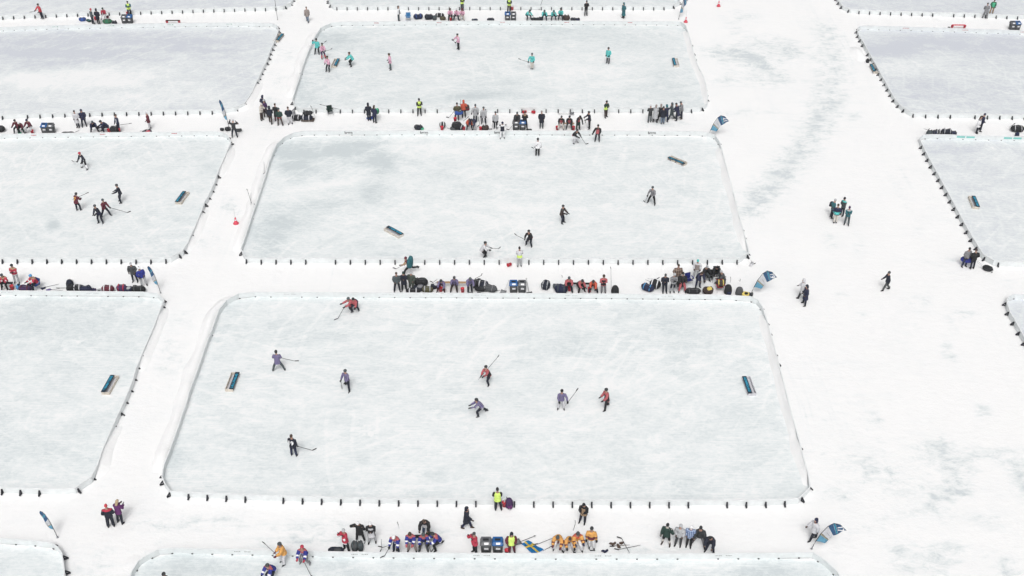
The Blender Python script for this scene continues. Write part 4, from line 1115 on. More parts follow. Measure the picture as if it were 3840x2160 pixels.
person(-8.56,72.37,0,'cross','ink','black',('tuque', 'dgreen'),'onlooker in a black coat and green hat, middle of three',hem=-0.28,bulk=0.04,group='three onlookers left of the black bags')
person(-7.99,72.39,350,'pock','moss','moss',('beanie', ('lgrey', 'lgrey')),'onlooker in an olive-grey coat and pale bobble hat, right of three',hem=-0.25,bulk=0.04,group='three onlookers left of the black bags')
person(-5.63,72.06,350,'sitlean','purplestripe','maroon',('helmet', 'char'),'seated purple player in maroon shorts at the left of the plank',feet='skate',group='purple team by the plank bench')
person(-4.6,72.04,0,'sit','purplestripe','cocoa',('helmet', 'dgrey'),'seated purple player in the middle of the plank',feet='skate',group='purple team by the plank bench')
person(-3.32,72.04,10,'stoop',('purplestripe', 'taupe'),'ink',('helmet', 'slate'),'purple player stooping at the right end of the plank',pat='hem',feet='skate',group='purple team by the plank bench')
person(0.61,75.67,185,'cross',('pale', 'hivis'),'lgrey',('tuque', 'black'),'marshal in a yellow vest over pale clothes at the middle boards',pat='band',bulk=0.036)
_,hh,_,_=person(1.43,78.59,330,'skate',('black', 'coral'),'ink',('helmet', 'char'),'black and red player crouching with a stick to the left',pat='hem',feet='skate',group='black and red players on the middle rink')
held_stick(hh,(0.38,79.49,0.5),'stick held left by the crouching black and red player')
person(4.38,82.09,60,'glide',('cocoa', 'dgrey'),'ink',('helmet', 'dgrey'),'dark brown jersey player turning on the middle rink',pat='yoke',feet='skate',group='black and red players on the middle rink',bend=12)
_,hh,_,_=person(12.34,85.22,330,'wide',('grey', 'lgrey'),'black',('helmet', 'slate'),'grey player leaning on the stick right of the middle rink',feet='skate')
held_stick(hh,(11.8,85.47,0.03),'stick of the grey player right of the middle rink')
person(4.51,71.98,0,'sit',('coral', 'black'),'ink',('helmet', 'slate'),'seated coral player beside dark blue bags',pat='core',feet='skate',group='coral team on the bench',bulk=0.034)
person(5.5,72.05,30,'sitlean',('coral', 'black'),'black',('helmet', 'char'),'seated coral player with a raised black glove',pat='core',feet='skate',group='coral team on the bench')
person(6.44,71.98,350,'sitlean','orange','ink',('helmet', 'char'),'seated player in a plain bright orange top',feet='skate',group='coral team on the bench',bulk=0.034)
person(7.23,71.93,0,'cross',('coral', 'black'),'grey',('helmet', 'hair'),'standing coral player in grey trousers holding gloves',pat='core',feet='skate',group='coral team on the bench')
person(12.09,72.04,0,'cross','ink','ink',('tuque', 'dgrey'),'person in a dark jacket with folded hands, left of the yellow and black camp',bulk=0.045,group='yellow and black team camped by the boards')
person(12.67,72.09,10,'cross',('grey', 'lgrey'),'ink',('helmet', 'lgrey'),'player in a pale grey jersey and leg pads in the camp',pat='band',socks='lgrey',feet='skate',group='yellow and black team camped by the boards')
person(13.15,73.17,0,'pock','camo','moss',('hair', 'brown'),'tall person in a brown check jacket behind the seated one',bulk=0.05,group='yellow and black team camped by the boards',s=1.05)
person(13.48,72.16,0,'sitback','black','coral',('tuque', 'black'),'seated person in black with pink-tan trousers',bulk=0.055,group='yellow and black team camped by the boards',tbulk=0.03)
person(14.81,72.8,20,'stoop',('indigo', 'yellow'),'navy',('longhair', 'hair'),'person in a navy jersey with a yellow hem stripe stooping over bags',pat='hem',hem=-0.18,bulk=0.04,group='yellow and black team camped by the boards')
person(14.76,73.99,350,'pock',('pale', 'taupe'),'lgrey',('tuque', 'teal'),'person in a teal hat behind the navy jersey',group='yellow and black team camped by the boards',pat='centre')
person(15.62,73.51,20,'sit',('black', 'yellow'),'slate',('tuque', 'lgrey'),'seated black jersey player with a yellow hem, left of two',pat='hem',bulk=0.04,feet='skate',group='yellow and black team camped by the boards')
person(16.44,73.92,0,'sitlean',('black', 'yellow'),'dgrey',('tuque', 'black'),'seated player in a black and yellow jersey, right of two',pat='hem',feet='skate',group='yellow and black team camped by the boards',bulk=0.04)
person(16.43,73.04,280,'sit','dgrey','grey',('tuque', 'lgrey'),'seated person in a grey hooded top facing left',bulk=0.04,group='yellow and black team camped by the boards')
person(27.75,83.04,100,'pock',('dteal', 'slate'),'ink',('tuque', 'lgrey'),'volunteer with a pale hat and a backpack, left of four',pat='band',group='volunteers chatting on the wide snow lane')
person(27.91,82.17,170,'pock',('navy', 'teal'),'beige',('hair', 'hair'),'volunteer in beige trousers with back turned, front of four',pat='band',group='volunteers chatting on the wide snow lane',bulk=0.04)
person(28.78,83.39,300,'cross',('slate', 'teal'),'ink',('tuque', 'black'),'volunteer in a black hat at the back of four',pat='yoke',group='volunteers chatting on the wide snow lane')
person(28.83,81.9,340,'cross',('dteal', 'lgrey'),'slate',('tuque', 'plum'),'volunteer in dark teal with a purple hat, right of four',pat='yoke',group='volunteers chatting on the wide snow lane')
person(36.94,75.67,20,'pock','grey','navy',('tuque', 'char'),'person in a grey-mauve hoodie with a blue bag at the right rink corner',bulk=0.035)
person(37.52,75.35,190,'pock','black','ink',('tuque', 'cocoa'),'person in a black jacket pulling the wheeled suitcase',bulk=0.04)
person(29.72,72.42,270,'walk','ink','dgrey',('tuque', 'dgrey'),'lone walker in a dark jacket crossing the wide snow lane')
person(22.8,71.33,250,'walk',('pale', 'beige'),'char',('hood', 'pale'),'person in a pale pink hooded coat on the wide snow lane',hem=-0.35,bulk=0.045)
person(22.83,70.54,280,'pock','indigo','ink',('hood', 'ink'),'person in a long navy coat just in front of the pale pink coat',hem=-0.42,bulk=0.035)
_,hh,_,_=person(-12.45,69.75,300,'lunge',('coral', 'black'),'ink',('helmet', 'slate'),'coral player stretching a stick low to the left at the far boards',pat='hem',feet='skate',group='coral and black players on the front rink')
held_stick(hh,(-13.39,68.68,0.03),'stick lying low left of the stretching coral player')
person(-12.16,69.78,350,'crouch',('coral', 'plum'),'ink',('helmet', 'black'),'crouching coral player tangled right of the stretching one',pat='core',feet='skate',group='coral and black players on the front rink')
_,hh,_,_=person(-16.89,62.56,190,'wide','purplestripe','slate',('helmet', 'char'),'purple striped player from behind with legs wide apart',feet='skate',group='purple players on the front rink',bulk=0.034,hem=-0.16)
held_stick(hh,(-15.7,62.79,0.75),'stick held out right by the wide-legged purple player')
_,hh,_,_=person(-11.65,60.65,330,'astride',('purplestripe', 'lgrey'),'ink',('helmet', 'slate'),'purple player in maroon shorts stepping down the ice',pat='hem',feet='skate',group='purple players on the front rink',hem=-0.16)
held_stick(hh,(-12.08,60.58,0.03),'short stick in front of the stepping purple player')
_,hh,_,_=person(-1.67,61.36,320,'stride',('coral', 'black'),'ink',('helmet', 'char'),'coral and black player on one leg with stick raised right',pat='core',feet='skate',group='coral and black players on the front rink',bend=24,side=-8)
held_stick(hh,(-1.05,62.65,1.2),'raised stick of the coral player on one leg')
person(-2.02,57.92,285,'stride',('purplestripe', 'lgrey'),'ink',('helmet', 'char'),'purple-grey player striding left at centre ice',pat='hem',feet='skate',group='purple players on the front rink')
_,hh,_,_=person(3.4,58.46,0,'stickout','purplestripe','pale',('helmet', 'black'),'purple player in white trousers holding a stick to the right',feet='skate',group='purple players on the front rink',mirror=True)
held_stick(hh,(4.49,59.27,1.0),'stick held right by the purple player in white trousers')
person(6.59,58.56,290,'astride',('coral', 'black', 'white'),'black',('helmet', 'char'),'coral and black player striding left in long jersey',pat='core',feet='skate',group='coral and black players on the front rink',hem=-0.2,bulk=0.034)
_,hh,_,_=person(-14.45,53.91,165,'stand','ink','navy',('hair', 'hair'),'bareheaded player from behind in a black jersey numbered 19',num='19',feet='skate',mirror=True,bulk=0.034,hem=-0.16)
held_stick(hh,(-13.3,54.41,0.03),'stick held right by the player numbered 19')
person(-0.85,49.14,185,'cross',('black', 'hivis'),'ink',('tuque', 'black'),'marshal in a yellow vest with back turned at the front boards',pat='vest',bulk=0.036)
person(-2.81,47.67,80,'walk','ink','navy',('hood', 'ink'),'person in a long black hooded coat walking at front centre',hem=-0.38,bulk=0.035,shoe='brown')
person(4.37,48.1,340,'phone',('black', 'tan'),'ink',('longhair', 'black'),'person in a black coat with a tan scarf by the front boards',pat='front',hem=-0.2,bulk=0.035)
person(-24.84,47.77,195,'pock',('ink', 'crim'),'ink',('tuque', 'red'),'person in black overalls with a red hat at lower left',pat='yoke',bulk=0.05,tbulk=0.04,group='pair walking at lower left')
person(-24.36,48.07,160,'phone','magenta','ink',('longhair', 'blond'),'blonde person in a purple jacket at lower left',bulk=0.035,group='pair walking at lower left')
person(-10.01,45.88,320,'photo',('crim', 'crim', 'white'),'black',('tuque', 'lgrey'),'person in a red jersey and grey hat taking a picture',pat='stripe',hem=-0.24,bulk=0.034)
person(-9.25,46.61,350,'headarms','black','black',('tuque', 'white'),'person in a black coat and white hat with arms raised',hem=-0.26,bulk=0.035,shoe='lgrey')
person(-8.53,46.52,0,'cross',('black', 'pale'),'lgrey',('beanie', ('white', 'white')),'person in a black coat and white bobble hat holding white cloth',pat='front',hem=-0.34,bulk=0.035)
_,hh,_,_=person(-7.0,45.72,345,'bendover',('royal', 'coral', 'white'),'navy',('helmet', 'white'),'blue jersey player bent over at the boards, white helmet',pat='yokestripe',emblem='royal',feet='skate',group='blue and orange team',bulk=0.045,bend=34)
held_stick(hh,(-7.65,45.19,0.3),'stick over the boards from the bent blue player')
person(-6.03,45.77,350,'stoop',('royal', 'coral', 'white'),'taupe',('helmet', 'hair'),'blue jersey player in grey trousers looking down at gloves',pat='yokestripe',feet='skate',group='blue and orange team',bulk=0.04,gl='coral',bend=16)
person(-5.35,45.72,0,'sit',('royal', 'coral', 'white'),'graphite',('helmet', 'slate'),'blue jersey player sitting at the middle of the dark plank',pat='yokestripe',feet='skate',group='blue and orange team',bulk=0.04)
person(-5.24,46.95,350,'stoop',('black', 'white'),'denim',('hair', 'brown'),'bareheaded person in a black jacket and jeans leaning over players',pat='front',bulk=0.04,s=1.03,bend=30)
_,hh,_,_=person(-4.41,46.04,300,'kneel',('royal', 'coral', 'white'),'black',('helmet', 'char'),'kneeling blue jersey player at the right end of the plank',pat='yokestripe',feet='skate',group='blue and orange team',bulk=0.04)
held_stick(hh,(-4.91,45.73,0.03),'thin stick propped under the kneeling blue player')
_,hh,_,_=person(-13.68,44.83,300,'glide',('gold', 'gold', 'maroon'),'pale',('helmet', 'dgrey'),'gold jersey player on skates with a stick up left',feet='skate',bulk=0.045,group='gold team',gl='maroon',tbulk=0.035)
held_stick(hh,(-14.78,45.57,0.9),'stick lifted to the left by the gold skater')
_,hh,_,_=person(-12.37,44.86,350,'crouch',('royal', 'coral', 'white'),'grey',('helmet', 'crim'),'blue jersey player crouching with a red helmet and red gloves',pat='yokestripe',emblem='royal',feet='skate',group='blue and orange team',bulk=0.045,bend=26,gl='crim',shoe='grey')
held_stick(hh,(-11.91,43.94,0.03),'stick pointing down the picture from the crouching blue player')
person(-14.16,43.69,330,'crouch',('royal', 'coral', 'white'),'ink',('helmet', 'dgrey'),'blue jersey player crouching at the bottom edge, dark helmet',pat='yokestripe',emblem='royal',feet='skate',group='blue and orange team',bulk=0.045,bend=44)
person(-19.97,42.61,0,'glide','cocoa','black',('helmet', 'char'),'player whose dark helmet just shows at the bottom edge',feet='skate')
person(-2.23,45.68,300,'photo','crim','black',('cap', 'dgrey'),'photographer in a red jacket beside the grey bin',bulk=0.04)
person(-0.0,45.65,10,'pock',('maroon', 'hivis'),'maroon',('hood', 'ink'),'marshal in a yellow vest with maroon sleeves beside the blue bin',pat='vest',bulk=0.04)
person(2.79,45.89,350,'sitlean',('gold', 'gold', 'maroon'),'white',('helmet', 'slate'),'seated gold player, leftmost on the bench',pat='stripe',feet='skate',group='gold team',bulk=0.045,tbulk=0.035,gl='maroon')
person(3.42,45.76,0,'sitlean',('gold', 'gold', 'maroon'),'pale',('longhair', 'cocoa'),'seated gold player with bare head and one arm raised',pat='stripe',feet='skate',group='gold team',bulk=0.04,tbulk=0.035)
person(4.01,45.74,10,'sit',('gold', 'orange', 'maroon'),'white',('helmet', 'dgrey'),'seated gold player, largest and rightmost on the bench',pat='yokestripe',feet='skate',group='gold team',bulk=0.05,tbulk=0.035,gl='indigo',s=1.05)
_,hh,_,_=person(4.84,46.03,350,'stand',('gold', 'maroon', 'maroon'),'white',('helmet', 'char'),'standing gold and maroon player leaning on a stick',pat='band',feet='skate',group='gold team',bulk=0.04,tbulk=0.03)
held_stick(hh,(4.74,45.85,0.03),'upright stick in front of the standing gold player')
person(9.39,46.36,335,'armup','dgreen','black',('tuque', 'black'),'onlooker in a black hoodie and shorts shading the eyes',shorts=True,bulk=0.045,hem=-0.16,group='five onlookers at the front boards',shoe='cocoa',skin='beige',mirror=True)
person(10.1,46.28,340,'pock','lgrey','dgrey',('hood', 'lgrey'),'onlooker in a pale grey hoodie and grey trousers',bulk=0.045,group='five onlookers at the front boards')
person(10.74,46.2,345,'pock','plaid','black',('cap', 'white'),'onlooker in a blue check shirt and white cap',bulk=0.045,group='five onlookers at the front boards')
person(11.32,46.24,345,'wide','char','grey',('tuque', 'char'),'onlooker in a charcoal jacket and grey trousers, feet apart',bulk=0.045,group='five onlookers at the front boards')
person(11.96,45.75,330,'stoop','ink','ink',('hair', 'black'),'onlooker all in dark navy leaning forward, nearest the boards',bulk=0.04,group='five onlookers at the front boards',bend=34)
person(18.43,46.74,290,'walk','pale','ink',('hood', 'indigo'),'person in a pale grey jacket walking behind the flag numbered 17',hem=-0.2,bulk=0.045)
bin_thing(-1.57,45.87,0,'grey','grey litter bin at the front beside the red jacket')
bin_thing(-0.86,45.87,0,'blue','blue lidded recycling bin at the front beside the marshal')
bin_thing(0.12,72.24,0,'blue','blue lidded recycling bin at the middle boards')
bin_thing(0.8,72.23,0,'grey','grey litter bin at the middle boards')
bin_thing(0.38,99.00,0,'grey','grey litter bin with a person leaning over it')
bin_thing(1.04,99.00,0,'blue','blue lidded recycling bin in front of the tan jacket')
bin_thing(-0.53,125.65,0,'blue','blue lidded recycling bin between the pink and teal benches')
bin_thing(0.16,125.65,0,'grey','grey litter bin between the pink and teal benches')
bin_thing(-45.16,124.85,0,'grey','grey litter bin at the far left rink')
bin_thing(-44.52,124.85,-6,'blue','blue lidded recycling bin at the far left rink')
bin_thing(-45.63,98.33,0,'blue','blue lidded recycling bin beside the seated maroon players')
bin_thing(-45.0,98.33,0,'grey','grey litter bin right of the maroon players')
bin_thing(57.62,122.96,0,'grey','grey litter bin at the far right edge')
bin_thing(58.2,122.96,6,'blue','blue lidded recycling bin at the far right edge')
bag(-50.3,125.48,12,0.82,0.5,0.38,'blue','bright blue bag at far left beside the red hat')
bag(-49.49,125.27,-35,0.77,0.4,0.23,'dgreen','dark green kit heap behind the red hat',kind='heap',trim='dteal')
bag(-47.18,124.81,5,1.07,0.6,0.45,'green','green duffel with an orange panel in front of the seated red jersey',trim='olive')
bag(-46.25,124.43,0,0.6,0.5,0.43,'ink','round black bag left of the far left bins')
bag(-47.71,126.28,20,0.52,0.4,0.27,'maroon','small maroon bag under the seated red jersey',kind='heap',trim='black')
bucket(-48.88,125.73,'red bucket between the two dark coats at far left')
bucket(-45.47,127.14,'red bucket behind the marshal at far left')
plank_bench((-40.29, 124.66),(-38.67, 124.66),'cocoa','dark plank on two red buckets at far left',h=0.39,legs=False)
bucket(-40.21,124.72,'left red bucket under the dark far left plank')
bucket(-38.79,124.72,'right red bucket under the dark far left plank')
bag(-50.17,98.61,0,1.03,0.6,0.54,'black','black duffel cut by the left edge near maroon players',trim='graphite')
bucket(-46.88,98.17,'red bucket behind the rightmost maroon player')
bag(-48.09,98.08,0,0.34,0.3,0.18,'bgreen','small bright green kit between the maroon players',kind='heap',trim='dgreen')
bag(-43.42,98.17,4,1.16,0.4,0.16,'black','flat black bag right of the left rink bins',kind='heap',trim='char')
stick_thing((-42.49,98.8,0.03),(-42.9,98.17,0.03),'stick lying right of the flat black bag',blade=(-1, 0.3, 0),group='loose hockey sticks')
plank_bench((-40.73, 98.64),(-39.45, 98.64),'cocoa','dark plank bench of the navy players',h=0.42,legs=True)
bucket(-39.46,98.39,'red bucket under the right end of the navy bench')
bag(-38.89,98.49,0,0.99,0.7,0.56,'black','round black bag at the feet of the navy player')
bag(-35.75,98.46,5,0.95,0.4,0.14,'ink','dark flat bag under the pink cloth',kind='heap',trim='conered')
stick_thing((-36.52,98.61,0.03),(-36.08,98.8,0.03),'pale stick lying left of the pink cloth',colr='pale',group='loose hockey sticks')
bag(-27.9,98.83,30,0.6,0.5,0.32,'black','black bag right behind the slim flag foot')
bag(-28.46,98.79,0,0.39,0.35,0.27,'black','small black bag left of the slim flag foot',kind='heap')
bag(-26.84,98.67,10,0.69,0.45,0.22,'graphite','grey-black bag beside the person with arms up',kind='heap')
camp_chair(-12.15,125.52,0.0,'sky','blue camp chair at the far boards')
bag(-11.03,126.11,15,1.12,0.65,0.54,'navy','navy and blue bag right of the far blue chair',trim='blue')
bag(-9.74,125.97,5,1.07,0.6,0.56,'ink','big dark bag left of the small backpack')
bag(-9.07,125.82,0,0.52,0.5,0.5,'slate','grey-green backpack left of the pink bench',kind='backpack')
bag(-8.52,126.63,-8,1.03,0.55,0.45,'black','black bag with white stripes behind the olive bag',trim='white')
bag(-8.12,125.78,5,0.73,0.5,0.38,'olive','olive brown bag just left of the pink bench',trim='brown')
bucket(-7.17,125.45,'red bucket under the left pink player')
bag(-4.36,125.45,0,0.73,0.5,0.25,'slate','small grey-blue bag right of the pink bench',kind='heap',trim='navy')
bag(-2.5,125.45,0,0.86,0.5,0.32,'ink','small black bag left of the far centre bins')
bucket(0.04,128.75,'red bucket beside the brown-trousered marshal')
plank_bench((3.88, 125.92),(6.06, 125.92),'black','black plank bench of the teal players',h=0.42,legs=True)
plank_bench((-7.46, 125.87),(-5.61, 125.87),'brown','plank bench under the three pink players',h=0.42,legs=True)
bag(2.78,125.45,0,1.12,0.55,0.36,'black','long black bag at the left end of the teal bench')
bag(3.37,125.45,0,0.52,0.5,0.45,'ink','upright dark bag beside the left teal player')
bag(6.38,125.64,-15,0.82,0.6,0.61,'cocoa','brown and black bag right of the teal bench',trim='brown')
bag(7.18,125.45,0,0.69,0.5,0.36,'ink','left one of two dark bags at the bench end')
bag(7.71,125.45,10,0.47,0.5,0.36,'navy','right one of two dark bags at the bench end',kind='heap',trim='black')
shovel((3.27,128.84,.05),(3.66,128.94,1.25),'char','dark shovel stuck upright behind the teal bench','black')
sled(-20.33,100.81,-2,'brown sled loaded with black bags on the snow lane')
bag(-20.43,100.81,-3,1.2,.6,.55,'ink','large black duffel with white straps strapped on the brown sled',trim='white',z=.09)
bag(-20.279999999999998,100.91,8,1.0,.5,.38,'black','second black bag on top of the sled load',z=.62,trim='graphite')
bag(-21.45,100.98,-10,0.99,0.6,0.54,'black','black bag with white lining left of the loaded sled',trim='pale')
bag(-21.87,101.75,70,0.43,0.2,0.68,'lgrey','pale grey board bag behind the black bag',kind='box',trim='grey')
stick_thing((-19.61,100.78,0.55),(-20.09,102.14,0.8),'stick poking out of the sled bags',group='loose hockey sticks',colr='dgrey')
bag(-14.16,101.2,20,0.77,0.4,0.23,'blue','blue bag on the snow beside the slim black figure',kind='heap',trim='royal')
bag(-13.58,101.17,10,.75,.5,.62,'green','big green bag carried on the hip of a blue coat',z=.55,kind='heap',trim='bgreen')
bag(-9.2,99.03,0,0.86,0.5,0.45,'ink','dark bag beside a bright green helmet')
bag(-8.84,98.99,0,0.34,0.35,0.25,'bgreen','bright green kit bag against a dark bag',kind='heap',trim='green')
camp_chair(-18.28,102.11,0.3,'dgreen','green folding stool at the boards under a level stick')
stick_thing((-17.34,102.04,0.62),(-19.15,102.97,0.62),'stick laid level across the green folding stool',group='loose hockey sticks')
bag(-5.27,100.66,8,.85,.38,.42,'blue','blue bag slung on the olive jacket',z=.75,kind='heap',trim='slate')
bag(-4.47,101.61,20,.4,.5,.6,'cocoa','black backpack hanging on the orange-red jacket',z=.75,kind='backpack',trim='maroon')
stick_thing((-4.99,99.73,2.9),(-5.16,102.17,1.0),'brown pole held upright by the orange-red jacket',colr='brown',group='loose hockey sticks')
bag(-6.85,99.44,0,0.6,0.6,0.56,'black','round black bag above a red bucket',trim='white')
bucket(-6.88,98.91,'red bucket under the round black bag')
bag(-5.42,99.11,10,1.03,0.8,0.68,'black','largest black bag of the pile by the seated orange top',trim='char')
bag(-5.06,99.02,-20,0.69,0.6,0.45,'ink','black bag with white trim right in the pile',trim='pale')
bag(-5.71,98.91,25,0.77,0.5,0.36,'graphite','grey-black bag at the left foot of the pile',kind='heap')
bucket(-5.58,99.32,'red bucket on top of the black bag pile',z=.74)
bucket(-4.72,98.8,'red bucket left of the seated orange top')
bucket(-3.08,98.8,'red bucket left of the brown bag')
bag(-2.63,98.85,0,0.73,0.6,0.5,'cocoa','brown bag right of a red bucket at the boards',trim='brown')
stick_thing((-6.41,99.25,0.03),(-5.68,98.91,0.03),'stick lying left of the black bag pile',group='loose hockey sticks')
stick_thing((0.09,98.53,0.75),(-0.3,98.84,0.03),'stick leaning on the grey bin',group='loose hockey sticks')
stick_thing((-4.84,99.75,0.5),(-4.42,100.44,0.5),'stick across the seated orange top',group='loose hockey sticks')
bucket(1.44,102.45,'left of two red buckets hanging at the boards',lying=200)
bucket(1.98,102.41,'right of two red buckets hanging at the boards',lying=340)
shovel((5.85,102.12,.06),(4.77,102.15,.05),'char','grey shovel lying level above the black and red bench')
bag(1.67,98.75,0,0.56,0.35,0.18,'black','tiny black bag right of the blue bin',kind='heap')
bucket(4.44,98.96,'red bucket at the left of the black and red bench')
bucket(6.04,98.94,'red bucket in the middle of the black and red bench')
plank_bench((4.57, 99.48),(6.14, 99.48),'tan','pale plank of the black and red bench',h=0.42,legs=True)
plank_bench((50.84, 123.35),(52.34, 123.35),'conered','thin red plank on two buckets at far right',h=0.39,legs=False)
bucket(50.87,123.35,'red bucket at the left of the thin red plank')
bucket(52.31,123.35,'red bucket at the right of the thin red plank')
bag(50.54,123.4,0,0.3,0.22,0.14,'char','tiny dark thing left of the thin red plank',kind='heap')
bag(40.69,97.83,0,0.65,0.5,0.5,'slate','dark green bag at the left end of the right bag row',trim='dgrey')
bag(41.21,97.83,0,0.52,0.5,0.5,'navy','navy pointed bag second in the right bag row',trim='dgrey')
bag(41.46,97.83,0,0.56,0.5,0.59,'dgrey','grey-blue bag third in the right bag row',trim='lgrey')
bag(41.71,97.83,0,0.6,0.5,0.41,'black','low black bag fourth in the right bag row',trim='dgrey')
bag(42.32,97.83,0,1.16,0.5,0.68,'ink','largest black bag in the right bag row',trim='lgrey')
bag(42.99,97.83,0,0.69,0.5,0.41,'indigo','indigo bag at the right end of the right bag row',trim='dgrey')
stick_thing((40.0,97.84,0.7),(40.68,98.33,0.3),'stick sticking out left of the right bag row',group='loose hockey sticks')
bag(49.52,98.64,-5,1.29,0.7,0.56,'black','black bag with white marks near the right edge',trim='lgrey')
bag(49.13,97.55,0,0.43,0.4,0.45,'navy','small navy bag behind the teal sign at right',kind='backpack')
stick_thing((48.65,98.67,0.4),(49.36,99.29,0.4),'stick on the black bag near the right edge',group='loose hockey sticks')
bag(38.8,114.2,30,0.34,0.3,0.45,'black','small black camera bag at the right rink gap',kind='backpack')
plank_bench((-40.74, 72.82),(-39.74, 72.82),'black','black plank under the player at the left edge',h=0.42,legs=True)
bucket(-39.76,72.55,'red bucket at the right end of the left edge plank')
bag(-38.61,72.3,5,1.03,0.6,0.5,'plum','dark purple and maroon bag under the blue helmet',trim='maroon')
camp_chair(-37.81,72.59,-.5,'blue','bright blue camp chair behind the blue helmet')
bag(-39.26,72.59,80,0.43,0.3,0.45,'sky','light blue and black kit bag behind the bench',kind='heap',trim='ink')
glove_pair(-37.3,72.55,'indigo','indigo hockey gloves left of the loose skates')
glove_pair(-36.8,72.36,'purple','purple and white gloves lying by two sticks')
stick_thing((-36.24,73.2,0.03),(-37.15,72.82,0.03),'upper loose stick right of the purple gloves',group='loose hockey sticks',colr='grey')
stick_thing((-35.64,72.31,0.03),(-36.61,72.48,0.03),'lower loose stick right of the purple gloves',group='loose hockey sticks',colr='grey')
stick_thing((-35.43,72.67,0.03),(-36.02,72.67,0.03),'short dark stick at the left of the bag row',group='loose hockey sticks')
stick_thing((-39.04,72.64,0.06),(-39.7,72.48,0.03),'stick lying in front of the left edge bucket',group='loose hockey sticks',colr='brown')
bag(-35.22,72.82,0,0.69,0.55,0.68,'ink','upright dark bag at the back of the left bag row',trim='dgrey',kind='backpack')
bag(-34.99,72.3,0,0.69,0.55,0.54,'black','squat black bag at the left of the left bag row',trim='char',kind='box')
bag(-34.43,72.32,0,0.82,0.55,0.54,'black','black duffel with a pale strap in the left bag row',trim='pale',kind='duffel')
bag(-33.81,72.27,0,0.99,0.55,0.5,'indigo','long indigo duffel in the left bag row',trim='navy',kind='duffel')
bag(-33.24,72.25,0,0.52,0.55,0.22,'plum','small plum bag at the right of the left bag row',trim='indigo',kind='heap')
bag(-32.8,72.23,0,0.43,0.55,0.13,'lgrey','flat pale cap bag right of the plum bag',trim='dgrey',kind='heap')
bag(-32.01,72.23,0,0.99,0.55,0.56,'maroon','maroon duffel with white loops by the left boards',trim='white',kind='duffel')
bag(-30.9,72.21,0,0.82,0.55,0.65,'plum','purple bag with a pink badge by the left boards',trim='crim',kind='duffel')
bag(-30.4,72.2,0,0.65,0.55,0.5,'indigo','dark bag between purple and black duffels',trim='lgrey',kind='heap')
bag(-29.57,72.16,0,1.12,0.55,0.56,'black','black duffel under the couple by the left flag',trim='graphite',kind='duffel')
bag(-7.27,73.09,0,1.12,0.6,0.63,'black','big black bag right of the olive-grey coat',trim='char')
bag(-7.42,72.39,25,0.95,0.6,0.5,'ink','dark bag in the middle of the black bag heap',trim='grey',kind='heap')
bag(-7.83,72.02,0,1.12,0.6,0.41,'black','black bag with white straps lowest in the heap',trim='pale')
bag(-6.7,72.23,0,0.9,0.55,0.45,'olive','olive green duffel with a pale badge',trim='lgrey')
bag(-6.14,72.75,30,0.69,0.5,0.41,'ink','dark bag behind the left purple player',kind='heap',trim='pale')
plank_bench((-5.99, 72.9),(-3.25, 72.87),'tan','long pale plank of the purple bench',h=0.42,legs=True)
bucket(-3.92,72.19,'red bucket under the purple plank')
bucket(-5.66,72.29,'red bucket under the left purple player')
bag(-2.73,72.9,0,0.77,0.6,0.68,'black','round black bag on the left of the right heap')
bag(-2.33,72.75,-15,0.95,0.6,0.63,'ink','black bag with white ribs in the right heap',trim='pale')
bag(-2.48,72.41,5,0.95,0.5,0.36,'black','low black bag at the front of the right heap',kind='heap',trim='char')
bag(-1.77,72.39,-25,1.29,0.6,0.5,'graphite','long grey-black bag at the right of the right heap',trim='grey')
stick_thing((-0.94,72.37,0.03),(-2.48,72.12,0.03),'long stick lying in front of the right heap',group='loose hockey sticks',colr='dgrey')
stick_thing((-2.9,72.6,1.0),(-2.47,73.56,0.6),'stick poking up from the right heap',group='loose hockey sticks',colr='brown')
stick_thing((-5.92,72.66,0.9),(-6.31,73.02,0.3),'stick standing behind the left purple player',group='loose hockey sticks')
stick_thing((-3.06,72.07,0.6),(-3.2,72.06,0.03),'stick leaning on the stooping purple player',group='loose hockey sticks')
shovel((-0.63,72.25,.06),(-0.27,72.99,.5),'pale','pale shovel leaning left of the middle blue bin','lgrey')
shovel((1.35,72.03,.05),(1.15,72.96,.7),'dgrey','small shovel leaning right of the middle grey bin','char')
bucket(-0.06,75.81,'red bucket beside the pale marshal at the middle boards',lying=210)
bag(2.68,72.73,-15,0.73,0.75,0.56,'ink','angular black bag standing alone right of the bins',kind='box',trim='lgrey')
bag(3.51,72.7,10,0.52,0.5,0.36,'slate','slate grey bag left of the blue bag heap',kind='heap',trim='grey')
bag(3.89,72.15,-5,1.03,0.7,0.65,'navy','dark blue bag heap beside the left coral player',trim='slate')
stick_thing((3.92,72.06,1.7),(4.01,73.3,0.6),'thin stick standing above the blue bag heap',group='loose hockey sticks',colr='grey')
plank_bench((4.19, 72.76),(6.76, 72.71),'black','black plank of the coral bench',h=0.42,legs=True)
bucket(4.57,72.38,'red bucket under the left coral player')
bucket(6.14,72.24,'red bucket under the bright orange top')
bag(8.16,72.05,0,0.69,0.6,0.65,'black','black backpack right of the standing coral player',kind='backpack')
stick_thing((7.86,71.95,0.03),(7.87,73.45,1.3),'stick leaning on the backpack by the coral player',group='loose hockey sticks',colr='grey')
bag(10.77,72.45,-30,1.07,0.6,0.5,'navy','dark blue bag with a light blue end at the left of the camp',trim='sky')
bag(11.4,72.78,-25,0.9,0.65,0.68,'black','black bag with a white flash beside dark blue bag',trim='white')
stick_thing((10.57,72.75,0.8),(11.37,72.9,0.3),'stick slanting over the camp bags',group='loose hockey sticks',colr='grey')
stick_thing((10.75,72.78,0.85),(11.56,73.24,0.5),'second stick slanting over the camp bags',group='loose hockey sticks',colr='pale')
camp_chair(14.13,73.27,.35,'royal','empty dark blue camp chair in the camp')
